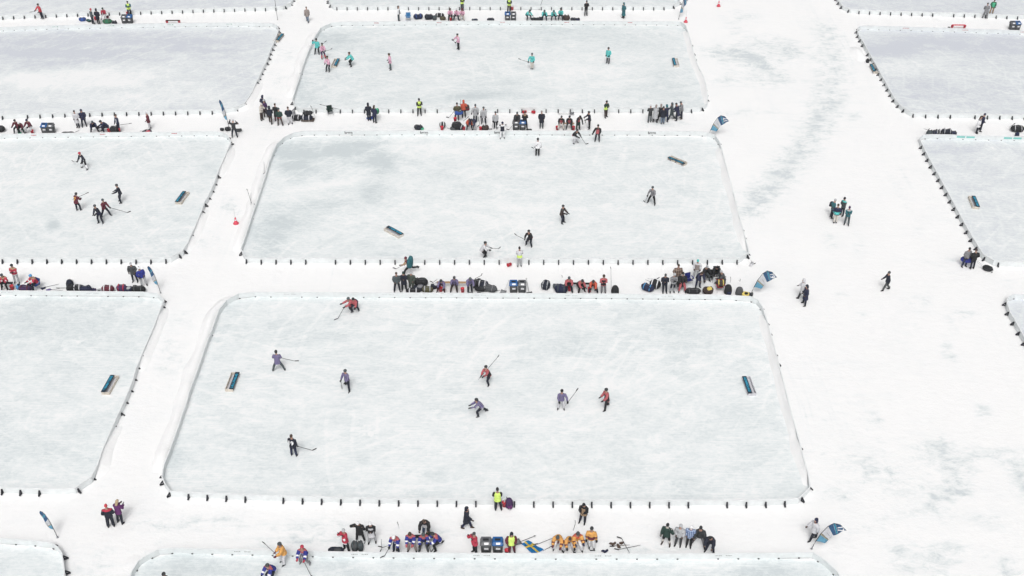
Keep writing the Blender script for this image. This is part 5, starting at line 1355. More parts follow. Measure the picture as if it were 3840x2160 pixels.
camp_chair(13.33,72.47,0,'dgrey','grey camp chair under the seated black jacket')
camp_chair(15.85,73.71,-.1,'black','black camp chair under the left yellow-black player')
camp_chair(16.49,72.37,.1,'crim','red camp chair holding a brown and yellow bag')
camp_chair(16.49,74.16,.05,'char','dark camp chair under the right yellow-black player')
camp_chair(16.8,73.11,1.4,'slate','slate camp chair under the grey hooded top')
bag(14.32,72.07,-3,1.25,0.55,0.38,'black','long flat black bag with white letters in the camp',trim='graphite')
bag(15.49,72.01,5,0.86,0.65,0.59,'cocoa','square yellow and black bag in front of the camp',kind='heap',trim='yellow')
bag(16.52,72.47,0,.75,.5,.5,'cocoa','brown and yellow bag on the red camp chair',z=.40,trim='yellow')
bag(17.09,72.03,8,0.65,0.6,0.77,'black','black backpack right of the red camp chair',kind='backpack',trim='navy')
bag(17.95,71.86,0,0.52,0.6,0.68,'graphite','dark backpack with a stick near the flag',kind='backpack')
stick_thing((17.7,71.51,1.6),(18.08,72.64,0.7),'stick standing in the dark backpack',group='loose hockey sticks',colr='grey')
stick_thing((17.11,71.8,1.2),(17.38,72.9,0.7),'short stick in the black backpack',group='loose hockey sticks',colr='grey')
bag(18.42,71.74,-10,0.65,0.5,0.27,'yellow','yellow topped flat bag near the flag foot',trim='black',kind='heap')
bag(18.86,71.7,0,0.34,0.35,0.27,'black','small black bag at the foot of the flag',kind='heap')
bag(19.63,75.91,60,0.6,0.25,0.18,'pale','white kit bundle dropped at the middle rink corner',kind='heap',trim='lgrey')
stick_thing((19.52,75.88,0.5),(19.72,75.94,0.03),'dark stick stuck in the white kit bundle',group='loose hockey sticks')
bag(37.2,75.81,-8,1.15,.45,.5,'royal','blue bag held by the grey-mauve hoodie',z=.35,trim='navy')
suitcase(38.7,75.17,-30,'black wheeled suitcase behind the black jacket')
bag(-8.19,74.46,75,.9,.4,.95,'dteal','teal bag on the back of the runner in tan',z=.8,kind='heap',trim='dteal')
bag(27.76,83.48,0,0.3,0.45,0.45,'ink','backpack worn by the volunteer in a pale hat',kind='backpack',z=0.9)
bucket(-0.48,49.48,'red bucket beside the marshal at the front boards')
bag(-0.18,49.45,10,0.52,0.5,0.68,'plum','purple backpack beside the front red bucket',kind='backpack',trim='magenta')
stick_thing((-0.13,49.06,0.03),(-0.23,49.48,0.5),'stick leaning on the purple backpack',group='loose hockey sticks')
bag(-9.52,45.97,0,0.47,0.45,0.56,'graphite','dark grey bag left of the grey suitcase',trim='slate',kind='box')
bag(-9.16,45.9,4,0.36,0.4,0.72,'slate','upright slate grey bag beside the dark grey bag',kind='box',trim='graphite')
bag(-10.66,45.79,0,0.95,0.5,0.23,'ink','flat black bag behind the front boards',kind='heap')
stick_thing((-7.85,45.88,1.0),(-7.9,45.77,0.2),'tall stick leaning on the front boards',group='loose hockey sticks',colr='grey')
stick_thing((-7.45,45.56,0.8),(-7.8,45.72,0.45),'stick hooked over the front boards',group='loose hockey sticks')
stick_thing((-6.77,46.12,1.7),(-6.93,47.04,0.9),'thin stick rising behind the bent blue player',group='loose hockey sticks',colr='pale')
plank_bench((-6.2, 46.61),(-4.63, 46.59),'black','black plank of the blue and orange bench',h=0.44,legs=True)
bucket(-6.01,46.27,'red bucket under the left end of the dark plank')
bag(-5.03,46.61,0,0.47,0.4,0.27,'olive','olive kit heap on the right of the dark plank',kind='heap',z=0.45,trim='black')
bucket(-0.3,45.62,'red bucket between blue bin and marshal at the front')
shovel((0.5,46.51,.06),(1.38,46.96,.05),'char','grey snow shovel lying above the blue and yellow flag','lgrey')
flag_cloth([(0.98, 46.65), (0.58, 46.36), (1.24, 45.57), (1.94, 45.87)],'blue flag with a yellow cross spread on the snow')
stick_thing((1.88,45.83,0.03),(2.45,46.21,0.03),'stick holding the flag corner down',group='loose hockey sticks',colr='dgrey')
stick_thing((2.62,46.48,0.5),(1.59,46.36,0.03),'stick lying left of the gold bench',group='loose hockey sticks',colr='char')
stick_thing((3.68,46.14,1.5),(3.85,47.06,1.0),'stick upright between two gold players',group='loose hockey sticks',colr='dgrey')
plank_bench((2.44, 46.2),(4.43, 46.19),'maroon','maroon plank under the gold players',h=0.42,legs=True)
glove_pair(6.2,46.33,'brown','heap of brown hockey gloves by crossed sticks',4)
glove_pair(5.68,45.75,'indigo','indigo gloves right of the standing gold player')
stick_thing((7.12,45.64,0.03),(6.71,46.83,0.03),'crossed stick pointing down towards the boards',group='loose hockey sticks',blade=(-1, 0.4, 0))
stick_thing((7.83,46.27,0.03),(6.5,45.93,0.03),'crossed stick with a black blade on the left',group='loose hockey sticks',blade=(-1, 0.25, 0))
stick_thing((7.18,46.29,0.03),(6.24,46.21,0.03),'thin pale stick beside the brown gloves',group='loose hockey sticks',colr='brown')
cone(24.84,129.82,'red marker cone higher up the wide snow lane')
cone(20.31,125.09,'red marker cone at the far rink corner')
cone(-23.83,82.09,'red marker cone on the left snow lane')
shovel((-22.96,84.93,.1),(-23.44,85.9,1.1),'dgrey','dark shovel stuck in the snow bank by the middle rink','slate')
stick_thing((-22.94,85.15,1.25),(-23.01,84.58,0.05),'stick stuck in the snow bank by the middle rink',group='loose hockey sticks',colr='grey')
stick_thing((-22.76,90.58,1.2),(-22.83,90.41,0.1),'thin marker stick on the middle rink snow bank',group='loose hockey sticks',colr='grey')
goal(-28.61,60.88,265,'goal on the lower left rink','wood',0)
goal(-19.99,61.22,87,'goal at the left end of the front rink','wood',0)
goal(16.88,60.77,274,'goal at the right end of the front rink, pale timber','pale',0)
goal(-29.37,86.05,261,'goal on the left rink near the navy players','wood',0)
goal(-10.09,80.52,138,'goal turned askew at the left of the middle rink','beige',0)
goal(15.51,92.6,318,'goal turned askew at the right of the middle rink','wood',0)
goal(40.89,85.29,84,'goal on the right rink','wood',0)
goal(-19.21,113.74,85,'goal at the left end of the far rink','wood',0)
goal(17.81,113.87,270,'goal at the right end of the far rink','beige',0)
goal(-26.46,120.36,80,'goal left against the boards of the far left rink','wood',0)
goal(39.03,112.35,268,'goal left against the boards of the far right rink','wood',0)
feather_flag(18.19,45.99,0,'bent feather flag numbered 17 at lower right','17','bent',0.98)
feather_flag(18.9,71.85,0,'bent feather flag numbered 19 at the yellow-black camp','19','bent',0.98)
feather_flag(19.11,97.55,0,'bent feather flag numbered 21 by the spectators','21','bent',0.98)
feather_flag(19.58,125.92,0.9,'feather flag seen from its edge at the top','23','bent',1.0)
feather_flag(-27.88,46.89,2.95,'feather flag turned edge-on at lower left',None,'tall',0.62)
feather_flag(-27.83,72.02,2.78,'feather flag turned edge-on by the left couple',None,'tall',0.68)
feather_flag(-27.81,99.03,2.5,'feather flag turned edge-on by the person with arms up',None,'tall',0.82)
feather_flag(-27.5,125.69,1.84,'thin feather flag edge-on at the far left corner',None,'tall',1.0)
board_run([(-22.57, 51.59), (-22.26, 51.03), (-21.72, 50.31), (-15.86, 49.97), (-8.64, 49.72), (1.1, 49.61), (7.2, 49.56), (15.66, 49.56), (16.86, 49.61), (18.1, 49.7), (19.03, 50.68)],'near boards of the front rink, black braces behind')
board_run([(19.03, 50.68), (19.16, 51.85), (19.14, 53.03), (19.2, 55.51), (19.2, 57.88), (19.28, 60.28), (19.32, 62.72), (19.37, 65.18), (19.4, 67.61), (19.36, 69.57)],'boards along the right side of the front rink',drop=0.23)
board_run([(19.36, 69.57), (19.17, 70.49), (18.66, 70.94), (16.37, 71.15), (7.83, 71.29), (0.46, 71.36), (-2.04, 71.36), (-13.05, 71.46), (-19.05, 71.5), (-20.27, 71.53), (-21.45, 71.32), (-22.24, 70.46), (-22.57, 69.3)],'far boards of the front rink behind the bag rows',text=[(37.74, ('bars', [(-0.275, 0.42, 0.05, 0.3), (0.275, 0.42, 0.05, 0.3)], 'bfaint')), (30.06, ('bars', [(-0.275, 0.42, 0.05, 0.3), (0.275, 0.42, 0.05, 0.3)], 'bfaint')), (22.81, ('bars', [(-0.275, 0.42, 0.05, 0.3), (0.275, 0.42, 0.05, 0.3)], 'bfaint')), (15.63, ('bars', [(-0.275, 0.42, 0.05, 0.3), (0.275, 0.42, 0.05, 0.3)], 'bfaint')), (8.12, ('bars', [(-0.275, 0.42, 0.05, 0.3), (0.275, 0.42, 0.05, 0.3)], 'bfaint'))])
board_run([(-22.57, 69.3), (-22.59, 68.13), (-22.59, 66.89), (-22.63, 65.68), (-22.65, 64.47), (-22.64, 63.26), (-22.64, 62.07), (-22.66, 60.94), (-22.68, 59.69), (-22.62, 58.47), (-22.64, 57.29), (-22.62, 56.1), (-22.64, 54.89), (-22.65, 53.72), (-22.71, 52.57), (-22.57, 51.59)],'boards along the left side of the front rink',drop=0.36)
ice_sheet([(-22.57, 51.59), (-22.26, 51.03), (-21.72, 50.31), (-15.86, 49.97), (-8.64, 49.72), (1.1, 49.61), (7.2, 49.56), (15.66, 49.56), (16.86, 49.61), (18.1, 49.7), (19.03, 50.68), (19.16, 51.85), (19.14, 53.03), (19.2, 55.51), (19.2, 57.88), (19.28, 60.28), (19.32, 62.72), (19.37, 65.18), (19.4, 67.61), (19.36, 69.57), (19.17, 70.49), (18.66, 70.94), (16.37, 71.15), (7.83, 71.29), (0.46, 71.36), (-2.04, 71.36), (-13.05, 71.46), (-19.05, 71.5), (-20.27, 71.53), (-21.45, 71.32), (-22.24, 70.46), (-22.57, 69.3), (-22.59, 68.13), (-22.59, 66.89), (-22.63, 65.68), (-22.65, 64.47), (-22.64, 63.26), (-22.64, 62.07), (-22.66, 60.94), (-22.68, 59.69), (-22.62, 58.47), (-22.64, 57.29), (-22.62, 56.1), (-22.64, 54.89), (-22.65, 53.72), (-22.71, 52.57), (-22.57, 51.59)],[(-15.01, 67.57, 3.25, 1.66, 0, 0.16), (12.9, 66.93, 2.02, 2.3, 0.4, 0.22), (3.16, 64.72, 2.37, 1.88, 0, 0.12), (-16.32, 54.16, 2.84, 2.31, 0, 0.12), (15.05, 56.2, 2.17, 2.41, 0, 0.12), (-7.92, 60.0, 4.9, 1.72, 0, 0.08), (-22.17, 69.91, 0.82, 2.08, 0.3, 0.2), (-22.36, 54.16, 0.54, 2.83, 0.3, 0.2), (9.95, 51.03, 4.28, 0.94, 0, 0.08), (-7.55, 55.43, 5.39, 2.36, 0, -0.1), (5.28, 60.0, 4.9, 2.9, 0, -0.1)],0.33,0.26,seed=1,lilac=False)
board_run([(-22.48, 77.56), (-21.84, 76.29), (-20.62, 76.21), (-4.86, 76.17), (2.56, 76.17), (14.94, 76.17), (18.63, 76.21), (19.57, 77.09)],'near boards of the middle rink, black braces behind')
board_run([(19.57, 77.09), (19.61, 78.26), (19.62, 80.68), (19.65, 83.11), (19.72, 85.64), (19.79, 88.05), (19.8, 90.5), (19.86, 93.05), (19.89, 95.65)],'boards along the right side of the middle rink',drop=0.23)
board_run([(19.89, 95.65), (19.65, 97.02), (18.95, 97.55), (17.84, 97.76), (11.18, 97.82), (-0.73, 97.87), (-10.93, 97.87), (-20.13, 97.82), (-21.22, 97.44), (-21.96, 96.59), (-22.46, 95.24)],'far boards of the middle rink with short black words',text=[(37.16, ('word', 'brrrn', 0.36, 'black')), (29.8, ('word', 'brrrn', 0.36, 'black')), (22.57, ('word', 'brrrn', 0.36, 'black')), (7.61, ('word', 'brrrn', 0.36, 'black'))])
board_run([(-22.46, 95.24), (-22.56, 93.76), (-22.6, 91.91), (-22.52, 88.89), (-22.5, 86.59), (-22.5, 84.5), (-22.49, 82.43), (-22.46, 79.54), (-22.48, 77.56)],'boards along the left side of the middle rink',drop=0.36)
ice_sheet([(-22.48, 77.56), (-21.84, 76.29), (-20.62, 76.21), (-4.86, 76.17), (2.56, 76.17), (14.94, 76.17), (18.63, 76.21), (19.57, 77.09), (19.61, 78.26), (19.62, 80.68), (19.65, 83.11), (19.72, 85.64), (19.79, 88.05), (19.8, 90.5), (19.86, 93.05), (19.89, 95.65), (19.65, 97.02), (18.95, 97.55), (17.84, 97.76), (11.18, 97.82), (-0.73, 97.87), (-10.93, 97.87), (-20.13, 97.82), (-21.22, 97.44), (-21.96, 96.59), (-22.46, 95.24), (-22.56, 93.76), (-22.6, 91.91), (-22.52, 88.89), (-22.5, 86.59), (-22.5, 84.5), (-22.49, 82.43), (-22.46, 79.54), (-22.48, 77.56)],[(-20.08, 93.0, 2.01, 3.07, 0.4, 0.45), (-17.01, 94.52, 3.05, 1.55, 0.1, 0.25), (-15.03, 95.03, 2.8, 2.09, 0.1, 0.35), (-12.6, 92.26, 1.49, 2.26, 0.3, 0.5), (-17.45, 85.02, 3.06, 1.12, 0.25, 0.35), (-19.33, 82.01, 2.76, 1.27, 0.15, 0.35), (-20.29, 79.54, 1.35, 2.47, 0, 0.35), (-12.49, 87.27, 1.2, 1.85, 0, 0.3), (-9.34, 77.95, 2.67, 1.19, 0, 0.15), (-16.26, 88.65, 4.85, 0.66, 0.3, -0.3), (-5.61, 95.03, 5.61, 1.56, 0, -0.12), (17.29, 77.56, 2.67, 1.58, 0, 0.12), (-0.47, 83.71, 8.17, 4.02, 0, -0.1), (-22.17, 95.03, 1.02, 1.56, 0.4, 0.4)],0.32,0.24,seed=2,lilac=False)
board_run([(-22.42, 104.51), (-22.04, 103.46), (-21.53, 102.59), (-0.75, 102.7), (11.58, 102.65), (17.76, 102.59), (18.97, 102.76), (19.79, 103.63)],'near boards of the far centre rink behind the lane group')
board_run([(19.79, 103.63), (20.06, 104.98), (20.25, 107.34), (20.27, 109.58), (20.0, 112.68), (19.98, 115.43), (20.05, 118.28), (20.06, 120.94), (20.01, 123.02)],'boards along the right side of the far centre rink',drop=0.23)
board_run([(20.01, 123.02), (19.58, 124.08), (16.99, 124.23), (-0.62, 124.38), (-19.7, 124.08), (-20.94, 123.77), (-21.93, 122.42)],'far boards of the far centre rink with small red prints',text=[(36.47, ('bars', [(0, 0.55, 0.1, 0.3)], 'bred')), (29.2, ('bars', [(0, 0.55, 0.1, 0.3)], 'bred')), (21.82, ('bars', [(0, 0.55, 0.1, 0.3)], 'bred')), (14.37, ('bars', [(0, 0.55, 0.1, 0.3)], 'bred')), (7.02, ('bars', [(0, 0.55, 0.1, 0.3)], 'bred'))])
board_run([(-21.93, 122.42), (-22.16, 120.79), (-22.32, 119.35), (-22.46, 115.7), (-22.5, 113.4), (-22.45, 108.64), (-22.43, 105.64), (-22.42, 104.51)],'boards along the left side of the far centre rink',drop=0.36)
ice_sheet([(-22.42, 104.51), (-22.04, 103.46), (-21.53, 102.59), (-0.75, 102.7), (11.58, 102.65), (17.76, 102.59), (18.97, 102.76), (19.79, 103.63), (20.06, 104.98), (20.25, 107.34), (20.27, 109.58), (20.0, 112.68), (19.98, 115.43), (20.05, 118.28), (20.06, 120.94), (20.01, 123.02), (19.58, 124.08), (16.99, 124.23), (-0.62, 124.38), (-19.7, 124.08), (-20.94, 123.77), (-21.93, 122.42), (-22.16, 120.79), (-22.32, 119.35), (-22.46, 115.7), (-22.5, 113.4), (-22.45, 108.64), (-22.43, 105.64), (-22.42, 104.51)],[(-20.25, 120.07, 2.72, 2.2, 0, 0.25), (7.05, 122.27, 6.13, 2.26, 0, 0.18), (-22.07, 108.01, 1.11, 3.81, 0.3, 0.3), (-3.86, 106.18, 4.41, 0.85, 0.15, 0.35), (-0.56, 109.26, 3.38, 1.02, 0.2, 0.2), (-18.4, 117.22, 7.42, 4.31, 0, 0.08), (16.21, 108.01, 3.35, 3.17, 0, 0.1), (8.06, 112.48, 8.64, 4.74, 0, -0.15)],0.4,0.2,seed=3,lilac=False)
board_run([(-22.2, 130.89), (-21.78, 129.58), (-21.26, 128.77), (-0.64, 128.85), (17.94, 128.77), (19.15, 129.02), (20.18, 130.15)],'near boards of the rink at the top centre')
board_run([(20.18, 130.15), (20.3, 133.41), (20.15, 142.35)],'right side boards of the rink at the top centre',drop=0.23)
board_run([(20.15, 142.35), (-21.36, 142.35)],'far boards of the rink beyond the top edge')
board_run([(-21.36, 142.35), (-22.22, 136.88), (-22.2, 130.89)],'left side boards of the rink at the top centre',drop=0.36)
ice_sheet([(-22.2, 130.89), (-21.78, 129.58), (-21.26, 128.77), (-0.64, 128.85), (17.94, 128.77), (19.15, 129.02), (20.18, 130.15), (20.3, 133.41), (20.15, 142.35), (-21.36, 142.35), (-22.22, 136.88), (-22.2, 130.89)],[(-0.65, 131.31, 12.94, 1.67, 0, 0.1)],0.45,0.2,seed=4,lilac=False)
board_run([(21.24, 31.47), (19.22, 43.82)],'right side boards of the nearest rink',drop=0.23)
board_run([(19.22, 43.82), (18.78, 44.54), (18.43, 44.98), (18.06, 45.31), (16.88, 45.31), (15.69, 45.26), (13.31, 45.24), (9.69, 45.22), (6.03, 45.22), (2.39, 45.22), (-3.63, 45.26), (-6.09, 45.29), (-8.48, 45.33), (-10.88, 45.37), (-15.64, 45.53), (-18.0, 45.59), (-20.36, 45.68), (-21.27, 45.55), (-21.82, 45.18), (-22.26, 44.68), (-22.44, 43.94)],'far boards of the nearest rink behind the gold bench',text=[(36.21, ('bars', [(-0.31, 0.4, 0.055, 0.3), (0.31, 0.4, 0.055, 0.3)], 'boliv')), (29.12, ('bars', [(-0.31, 0.4, 0.055, 0.3), (0.31, 0.4, 0.055, 0.3)], 'boliv')), (21.79, ('bars', [(-0.31, 0.4, 0.055, 0.3), (0.31, 0.4, 0.055, 0.3)], 'boliv')), (14.5, ('bars', [(-0.31, 0.4, 0.055, 0.3), (0.31, 0.4, 0.055, 0.3)], 'boliv')), (7.25, ('bars', [(-0.31, 0.4, 0.055, 0.3), (0.31, 0.4, 0.055, 0.3)], 'boliv'))])
board_run([(-22.44, 43.94), (-22.45, 31.47)],'left side boards of the nearest rink',drop=0.36)
ice_sheet([(21.24, 31.47), (19.22, 43.82), (18.78, 44.54), (18.43, 44.98), (18.06, 45.31), (16.88, 45.31), (15.69, 45.26), (13.31, 45.24), (9.69, 45.22), (6.03, 45.22), (2.39, 45.22), (-3.63, 45.26), (-6.09, 45.29), (-8.48, 45.33), (-10.88, 45.37), (-15.64, 45.53), (-18.0, 45.59), (-20.36, 45.68), (-21.27, 45.55), (-21.82, 45.18), (-22.26, 44.68), (-22.44, 43.94), (-22.45, 31.47)],[(-19.47, 44.74, 3.19, 0.81, 0, 0.2), (-9.87, 44.54, 4.78, 0.6, 0, 0.12), (15.56, 44.33, 1.59, 0.61, 0, 0.25), (6.05, 44.54, 3.18, 0.6, 0, -0.05)],0.5,0.22,seed=5,lilac=False)
board_run([(-40.15, 51.08), (-32.41, 50.66), (-31.33, 50.59), (-29.07, 50.52), (-27.88, 50.59), (-27.13, 51.54)],'near boards of the lower left rink')
board_run([(-27.13, 51.54), (-27.05, 52.64), (-27.12, 54.21), (-27.08, 56.2), (-27.06, 57.42), (-27.01, 58.55), (-26.99, 59.72), (-27.0, 60.94), (-27.12, 62.24), (-27.1, 64.62), (-27.07, 66.93), (-27.09, 68.2), (-27.13, 70.52)],'boards along the right side of the lower left rink',drop=0.23)
board_run([(-27.13, 70.52), (-27.84, 71.36), (-29.02, 71.53), (-34.78, 71.64), (-40.3, 71.71), (-45.98, 71.85)],'far boards of the lower left rink behind the bag row',text=[(13.08, ('bars', [(-0.275, 0.42, 0.05, 0.3), (0.275, 0.42, 0.05, 0.3)], 'bfaint')), (6.31, ('bars', [(-0.275, 0.42, 0.05, 0.3), (0.275, 0.42, 0.05, 0.3)], 'bfaint'))])
board_run([(-45.98, 71.85), (-40.15, 51.08)],'left side boards of the lower left rink outside the picture',drop=0.36)
ice_sheet([(-40.15, 51.08), (-32.41, 50.66), (-31.33, 50.59), (-29.07, 50.52), (-27.88, 50.59), (-27.13, 51.54), (-27.05, 52.64), (-27.12, 54.21), (-27.08, 56.2), (-27.06, 57.42), (-27.01, 58.55), (-26.99, 59.72), (-27.0, 60.94), (-27.12, 62.24), (-27.1, 64.62), (-27.07, 66.93), (-27.09, 68.2), (-27.13, 70.52), (-27.84, 71.36), (-29.02, 71.53), (-34.78, 71.64), (-40.3, 71.71), (-45.98, 71.85), (-40.15, 51.08)],[(-37.07, 69.23, 3.29, 2.06, 0, 0.12), (-29.59, 60.0, 2.26, 1.72, 0, -0.12), (-30.52, 54.16, 3.55, 1.53, 0, 0.1), (-29.86, 57.79, 2.95, 1.37, 0.2, -0.1), (-35.28, 61.72, 2.88, 1.78, 0, -0.05)],0.42,0.24,seed=6,lilac=False)
board_run([(-49.4, 76.4), (-42.11, 76.29), (-29.27, 76.25), (-28.02, 76.32), (-27.25, 77.29)],'near boards of the left middle rink')
board_run([(-27.25, 77.29), (-27.09, 78.5), (-27.09, 79.7), (-27.05, 80.93), (-27.04, 83.37), (-27.1, 84.71), (-27.01, 85.82), (-26.95, 86.99), (-26.94, 88.19), (-26.99, 89.45), (-26.98, 90.7), (-26.96, 91.91), (-26.93, 93.15), (-26.93, 94.36), (-26.93, 95.65)],'boards along the right side of the left middle rink',drop=0.23)
board_run([(-26.93, 95.65), (-27.44, 96.91), (-28.14, 97.55), (-28.82, 97.71), (-36.91, 97.55), (-44.73, 97.33), (-49.03, 97.17), (-56.11, 97.02)],'far boards of the left middle rink with faint pink prints',text=[(20.58, ('bars', [(0, 0.55, 0.1, 0.3)], 'bred')), (13.94, ('bars', [(0, 0.55, 0.1, 0.3)], 'bred')), (7.04, ('bars', [(0, 0.55, 0.1, 0.3)], 'bred'))])
board_run([(-56.11, 97.02), (-49.4, 76.4)],'left side boards of the left middle rink outside the picture',drop=0.36)
ice_sheet([(-49.4, 76.4), (-42.11, 76.29), (-29.27, 76.25), (-28.02, 76.32), (-27.25, 77.29), (-27.09, 78.5), (-27.09, 79.7), (-27.05, 80.93), (-27.04, 83.37), (-27.1, 84.71), (-27.01, 85.82), (-26.95, 86.99), (-26.94, 88.19), (-26.99, 89.45), (-26.98, 90.7), (-26.96, 91.91), (-26.93, 93.15), (-26.93, 94.36), (-26.93, 95.65), (-27.44, 96.91), (-28.14, 97.55), (-28.82, 97.71), (-36.91, 97.55), (-44.73, 97.33), (-49.03, 97.17), (-56.11, 97.02), (-49.4, 76.4)],[(-39.52, 81.8, 0.64, 0.84, 0.3, 0.55), (-37.15, 94.36, 0.64, 0.31, 0, 0.35), (-28.4, 92.01, 1.5, 3.02, 0.4, 0.15), (-39.18, 88.19, 7.25, 3.82, 0, -0.08), (-37.86, 92.01, 4.98, 2.0, 0, 0.06)],0.34,0.2,seed=7,lilac=False)
board_run([(-58.41, 100.66), (-50.34, 101.28), (-45.06, 101.68), (-40.65, 101.96), (-36.11, 102.13), (-31.44, 102.24), (-29.1, 102.36), (-27.97, 102.76)],'near boards of the upper left rink')
board_run([(-27.97, 102.76), (-27.15, 103.57), (-26.84, 106.0), (-26.81, 108.39), (-26.78, 109.64), (-26.74, 111.95), (-26.67, 113.2), (-26.64, 114.54), (-26.72, 115.7), (-26.7, 116.8), (-26.65, 119.49), (-26.68, 121.68)],'boards along the right side of the upper left rink',drop=0.23)
board_run([(-26.68, 121.68), (-27.11, 123.17), (-27.82, 123.7), (-30.82, 123.85), (-36.62, 123.77), (-44.54, 123.47), (-53.25, 123.02), (-58.35, 122.57), (-65.45, 121.97)],'far boards of the upper left rink with small green prints',text=[(27.28, ('bars', [(-0.22, 0.18, 0.1, 0.3), (0.18, 0.45, 0.05, 0.3)], 'bgreenl')), (20.91, ('bars', [(-0.22, 0.18, 0.1, 0.3), (0.18, 0.45, 0.05, 0.3)], 'bgreenl')), (14.12, ('bars', [(-0.22, 0.18, 0.1, 0.3), (0.18, 0.45, 0.05, 0.3)], 'bgreenl')), (7.35, ('bars', [(-0.22, 0.18, 0.1, 0.3), (0.18, 0.45, 0.05, 0.3)], 'bgreenl'))])
board_run([(-65.45, 121.97), (-58.41, 100.66)],'left side boards of the upper left rink outside the picture',drop=0.36)
ice_sheet([(-58.41, 100.66), (-50.34, 101.28), (-45.06, 101.68), (-40.65, 101.96), (-36.11, 102.13), (-31.44, 102.24), (-29.1, 102.36), (-27.97, 102.76), (-27.15, 103.57), (-26.84, 106.0), (-26.81, 108.39), (-26.78, 109.64), (-26.74, 111.95), (-26.67, 113.2), (-26.64, 114.54), (-26.72, 115.7), (-26.7, 116.8), (-26.65, 119.49), (-26.68, 121.68), (-27.11, 123.17), (-27.82, 123.7), (-30.82, 123.85), (-36.62, 123.77), (-44.54, 123.47), (-53.25, 123.02), (-58.35, 122.57), (-65.45, 121.97), (-58.41, 100.66)],[(-52.78, 117.92, 7.76, 5.1, 0.05, 0.38), (-36.62, 118.99, 7.8, 3.65, 0.0, 0.35), (-46.78, 115.84, 4.41, 2.79, 0, 0.2), (-28.5, 108.01, 2.24, 3.81, 0.3, 0.18), (-46.04, 110.53, 8.53, 2.28, 0.1, -0.35), (-36.42, 106.18, 7.17, 2.46, 0.1, -0.2), (-51.5, 109.89, 4.24, 1.93, 0, -0.25), (-41.6, 109.89, 1.7, 3.25, 0.8, -0.2), (-33.39, 104.98, 2.74, 1.81, 0, 0.12)],0.45,0.25,seed=8,lilac=True)
board_run([(-66.05, 124.99), (-59.59, 126.0), (-57.57, 126.24), (-51.24, 126.86), (-42.47, 127.57), (-36.81, 128.05), (-31.02, 128.45), (-28.64, 128.53), (-27.4, 128.69), (-26.57, 129.75)],'near boards of the top left rink')
board_run([(-26.57, 129.75), (-26.46, 131.72), (-26.73, 141.42)],'right side boards of the top left rink',drop=0.2)
board_run([(-26.73, 141.42), (-71.23, 139.57)],'far boards of the top left rink beyond the top edge')
board_run([(-71.23, 139.57), (-66.05, 124.99)],'left side boards of the top left rink outside the picture',drop=0.36)
ice_sheet([(-66.05, 124.99), (-59.59, 126.0), (-57.57, 126.24), (-51.24, 126.86), (-42.47, 127.57), (-36.81, 128.05), (-31.02, 128.45), (-28.64, 128.53), (-27.4, 128.69), (-26.57, 129.75), (-26.46, 131.72), (-26.73, 141.42), (-71.23, 139.57), (-66.05, 124.99)],[(-42.4, 130.07, 9.64, 2.49, 0, 0.12), (-31.31, 130.89, 3.88, 2.52, 0, 0.15)],0.5,0.22,seed=9,lilac=True)
board_run([(-23.8, 31.47), (-26.39, 43.82)],'right side boards of the bottom left corner rink',drop=0.23)
board_run([(-26.39, 43.82), (-27.01, 45.29), (-27.42, 45.76), (-27.9, 46.07), (-28.97, 46.24), (-30.08, 46.34), (-31.19, 46.43), (-39.51, 46.7)],'far boards of the bottom left corner rink')
board_run([(-39.51, 46.7), (-37.91, 31.47)],'left side boards of the bottom left rink outside the picture',drop=0.36)
ice_sheet([(-23.8, 31.47), (-26.39, 43.82), (-27.01, 45.29), (-27.42, 45.76), (-27.9, 46.07), (-28.97, 46.24), (-30.08, 46.34), (-31.19, 46.43), (-39.51, 46.7), (-37.91, 31.47)],[],0.4,0.22,seed=10,lilac=False)
board_run([(39.4, 131.72), (39.38, 130.07), (39.5, 128.69), (40.21, 127.81), (42.38, 127.49), (48.1, 127.02), (53.65, 126.63), (60.0, 126.0), (67.36, 125.15)],'near boards of the top right rink')
board_run([(67.36, 125.15), (70.17, 137.77)],'right side boards of the top right rink outside the picture',drop=0.23)
board_run([(70.17, 137.77), (39.85, 139.57)],'far boards of the top right rink beyond the top edge')
board_run([(39.85, 139.57), (39.69, 135.13), (39.4, 131.72)],'left corner boards of the top right rink',drop=0.36)
ice_sheet([(39.4, 131.72), (39.38, 130.07), (39.5, 128.69), (40.21, 127.81), (42.38, 127.49), (48.1, 127.02), (53.65, 126.63), (60.0, 126.0), (67.36, 125.15), (70.17, 137.77), (39.85, 139.57), (39.69, 135.13), (39.4, 131.72)],[],0.66,0.2,seed=11,lilac=True)
board_run([(39.43, 102.88), (39.99, 101.73), (41.04, 101.56), (45.5, 101.39), (51.0, 101.17), (60.51, 100.61)],'near boards of the upper right rink')
board_run([(60.51, 100.61), (65.64, 120.94)],'right side boards of the upper right rink outside the picture',drop=0.23)
board_run([(65.64, 120.94), (58.19, 121.6), (51.48, 122.19), (44.74, 122.72), (40.61, 122.94), (40.04, 122.87), (39.57, 122.19)],'far boards of the upper right rink with thin red prints',text=[(20.4, ('bars', [(0, 0.75, 0.07, 0.3)], 'bred')), (13.73, ('bars', [(0, 0.75, 0.07, 0.3)], 'bred')), (7.21, ('bars', [(0, 0.75, 0.07, 0.3)], 'bred'))])
board_run([(39.57, 122.19), (39.42, 121.09), (39.33, 119.85), (39.36, 118.63), (39.29, 114.14), (39.2, 110.15), (39.22, 108.82), (39.16, 106.42), (39.14, 105.22), (39.19, 104.1), (39.43, 102.88)],'boards along the left side of the upper right rink',drop=0.08)
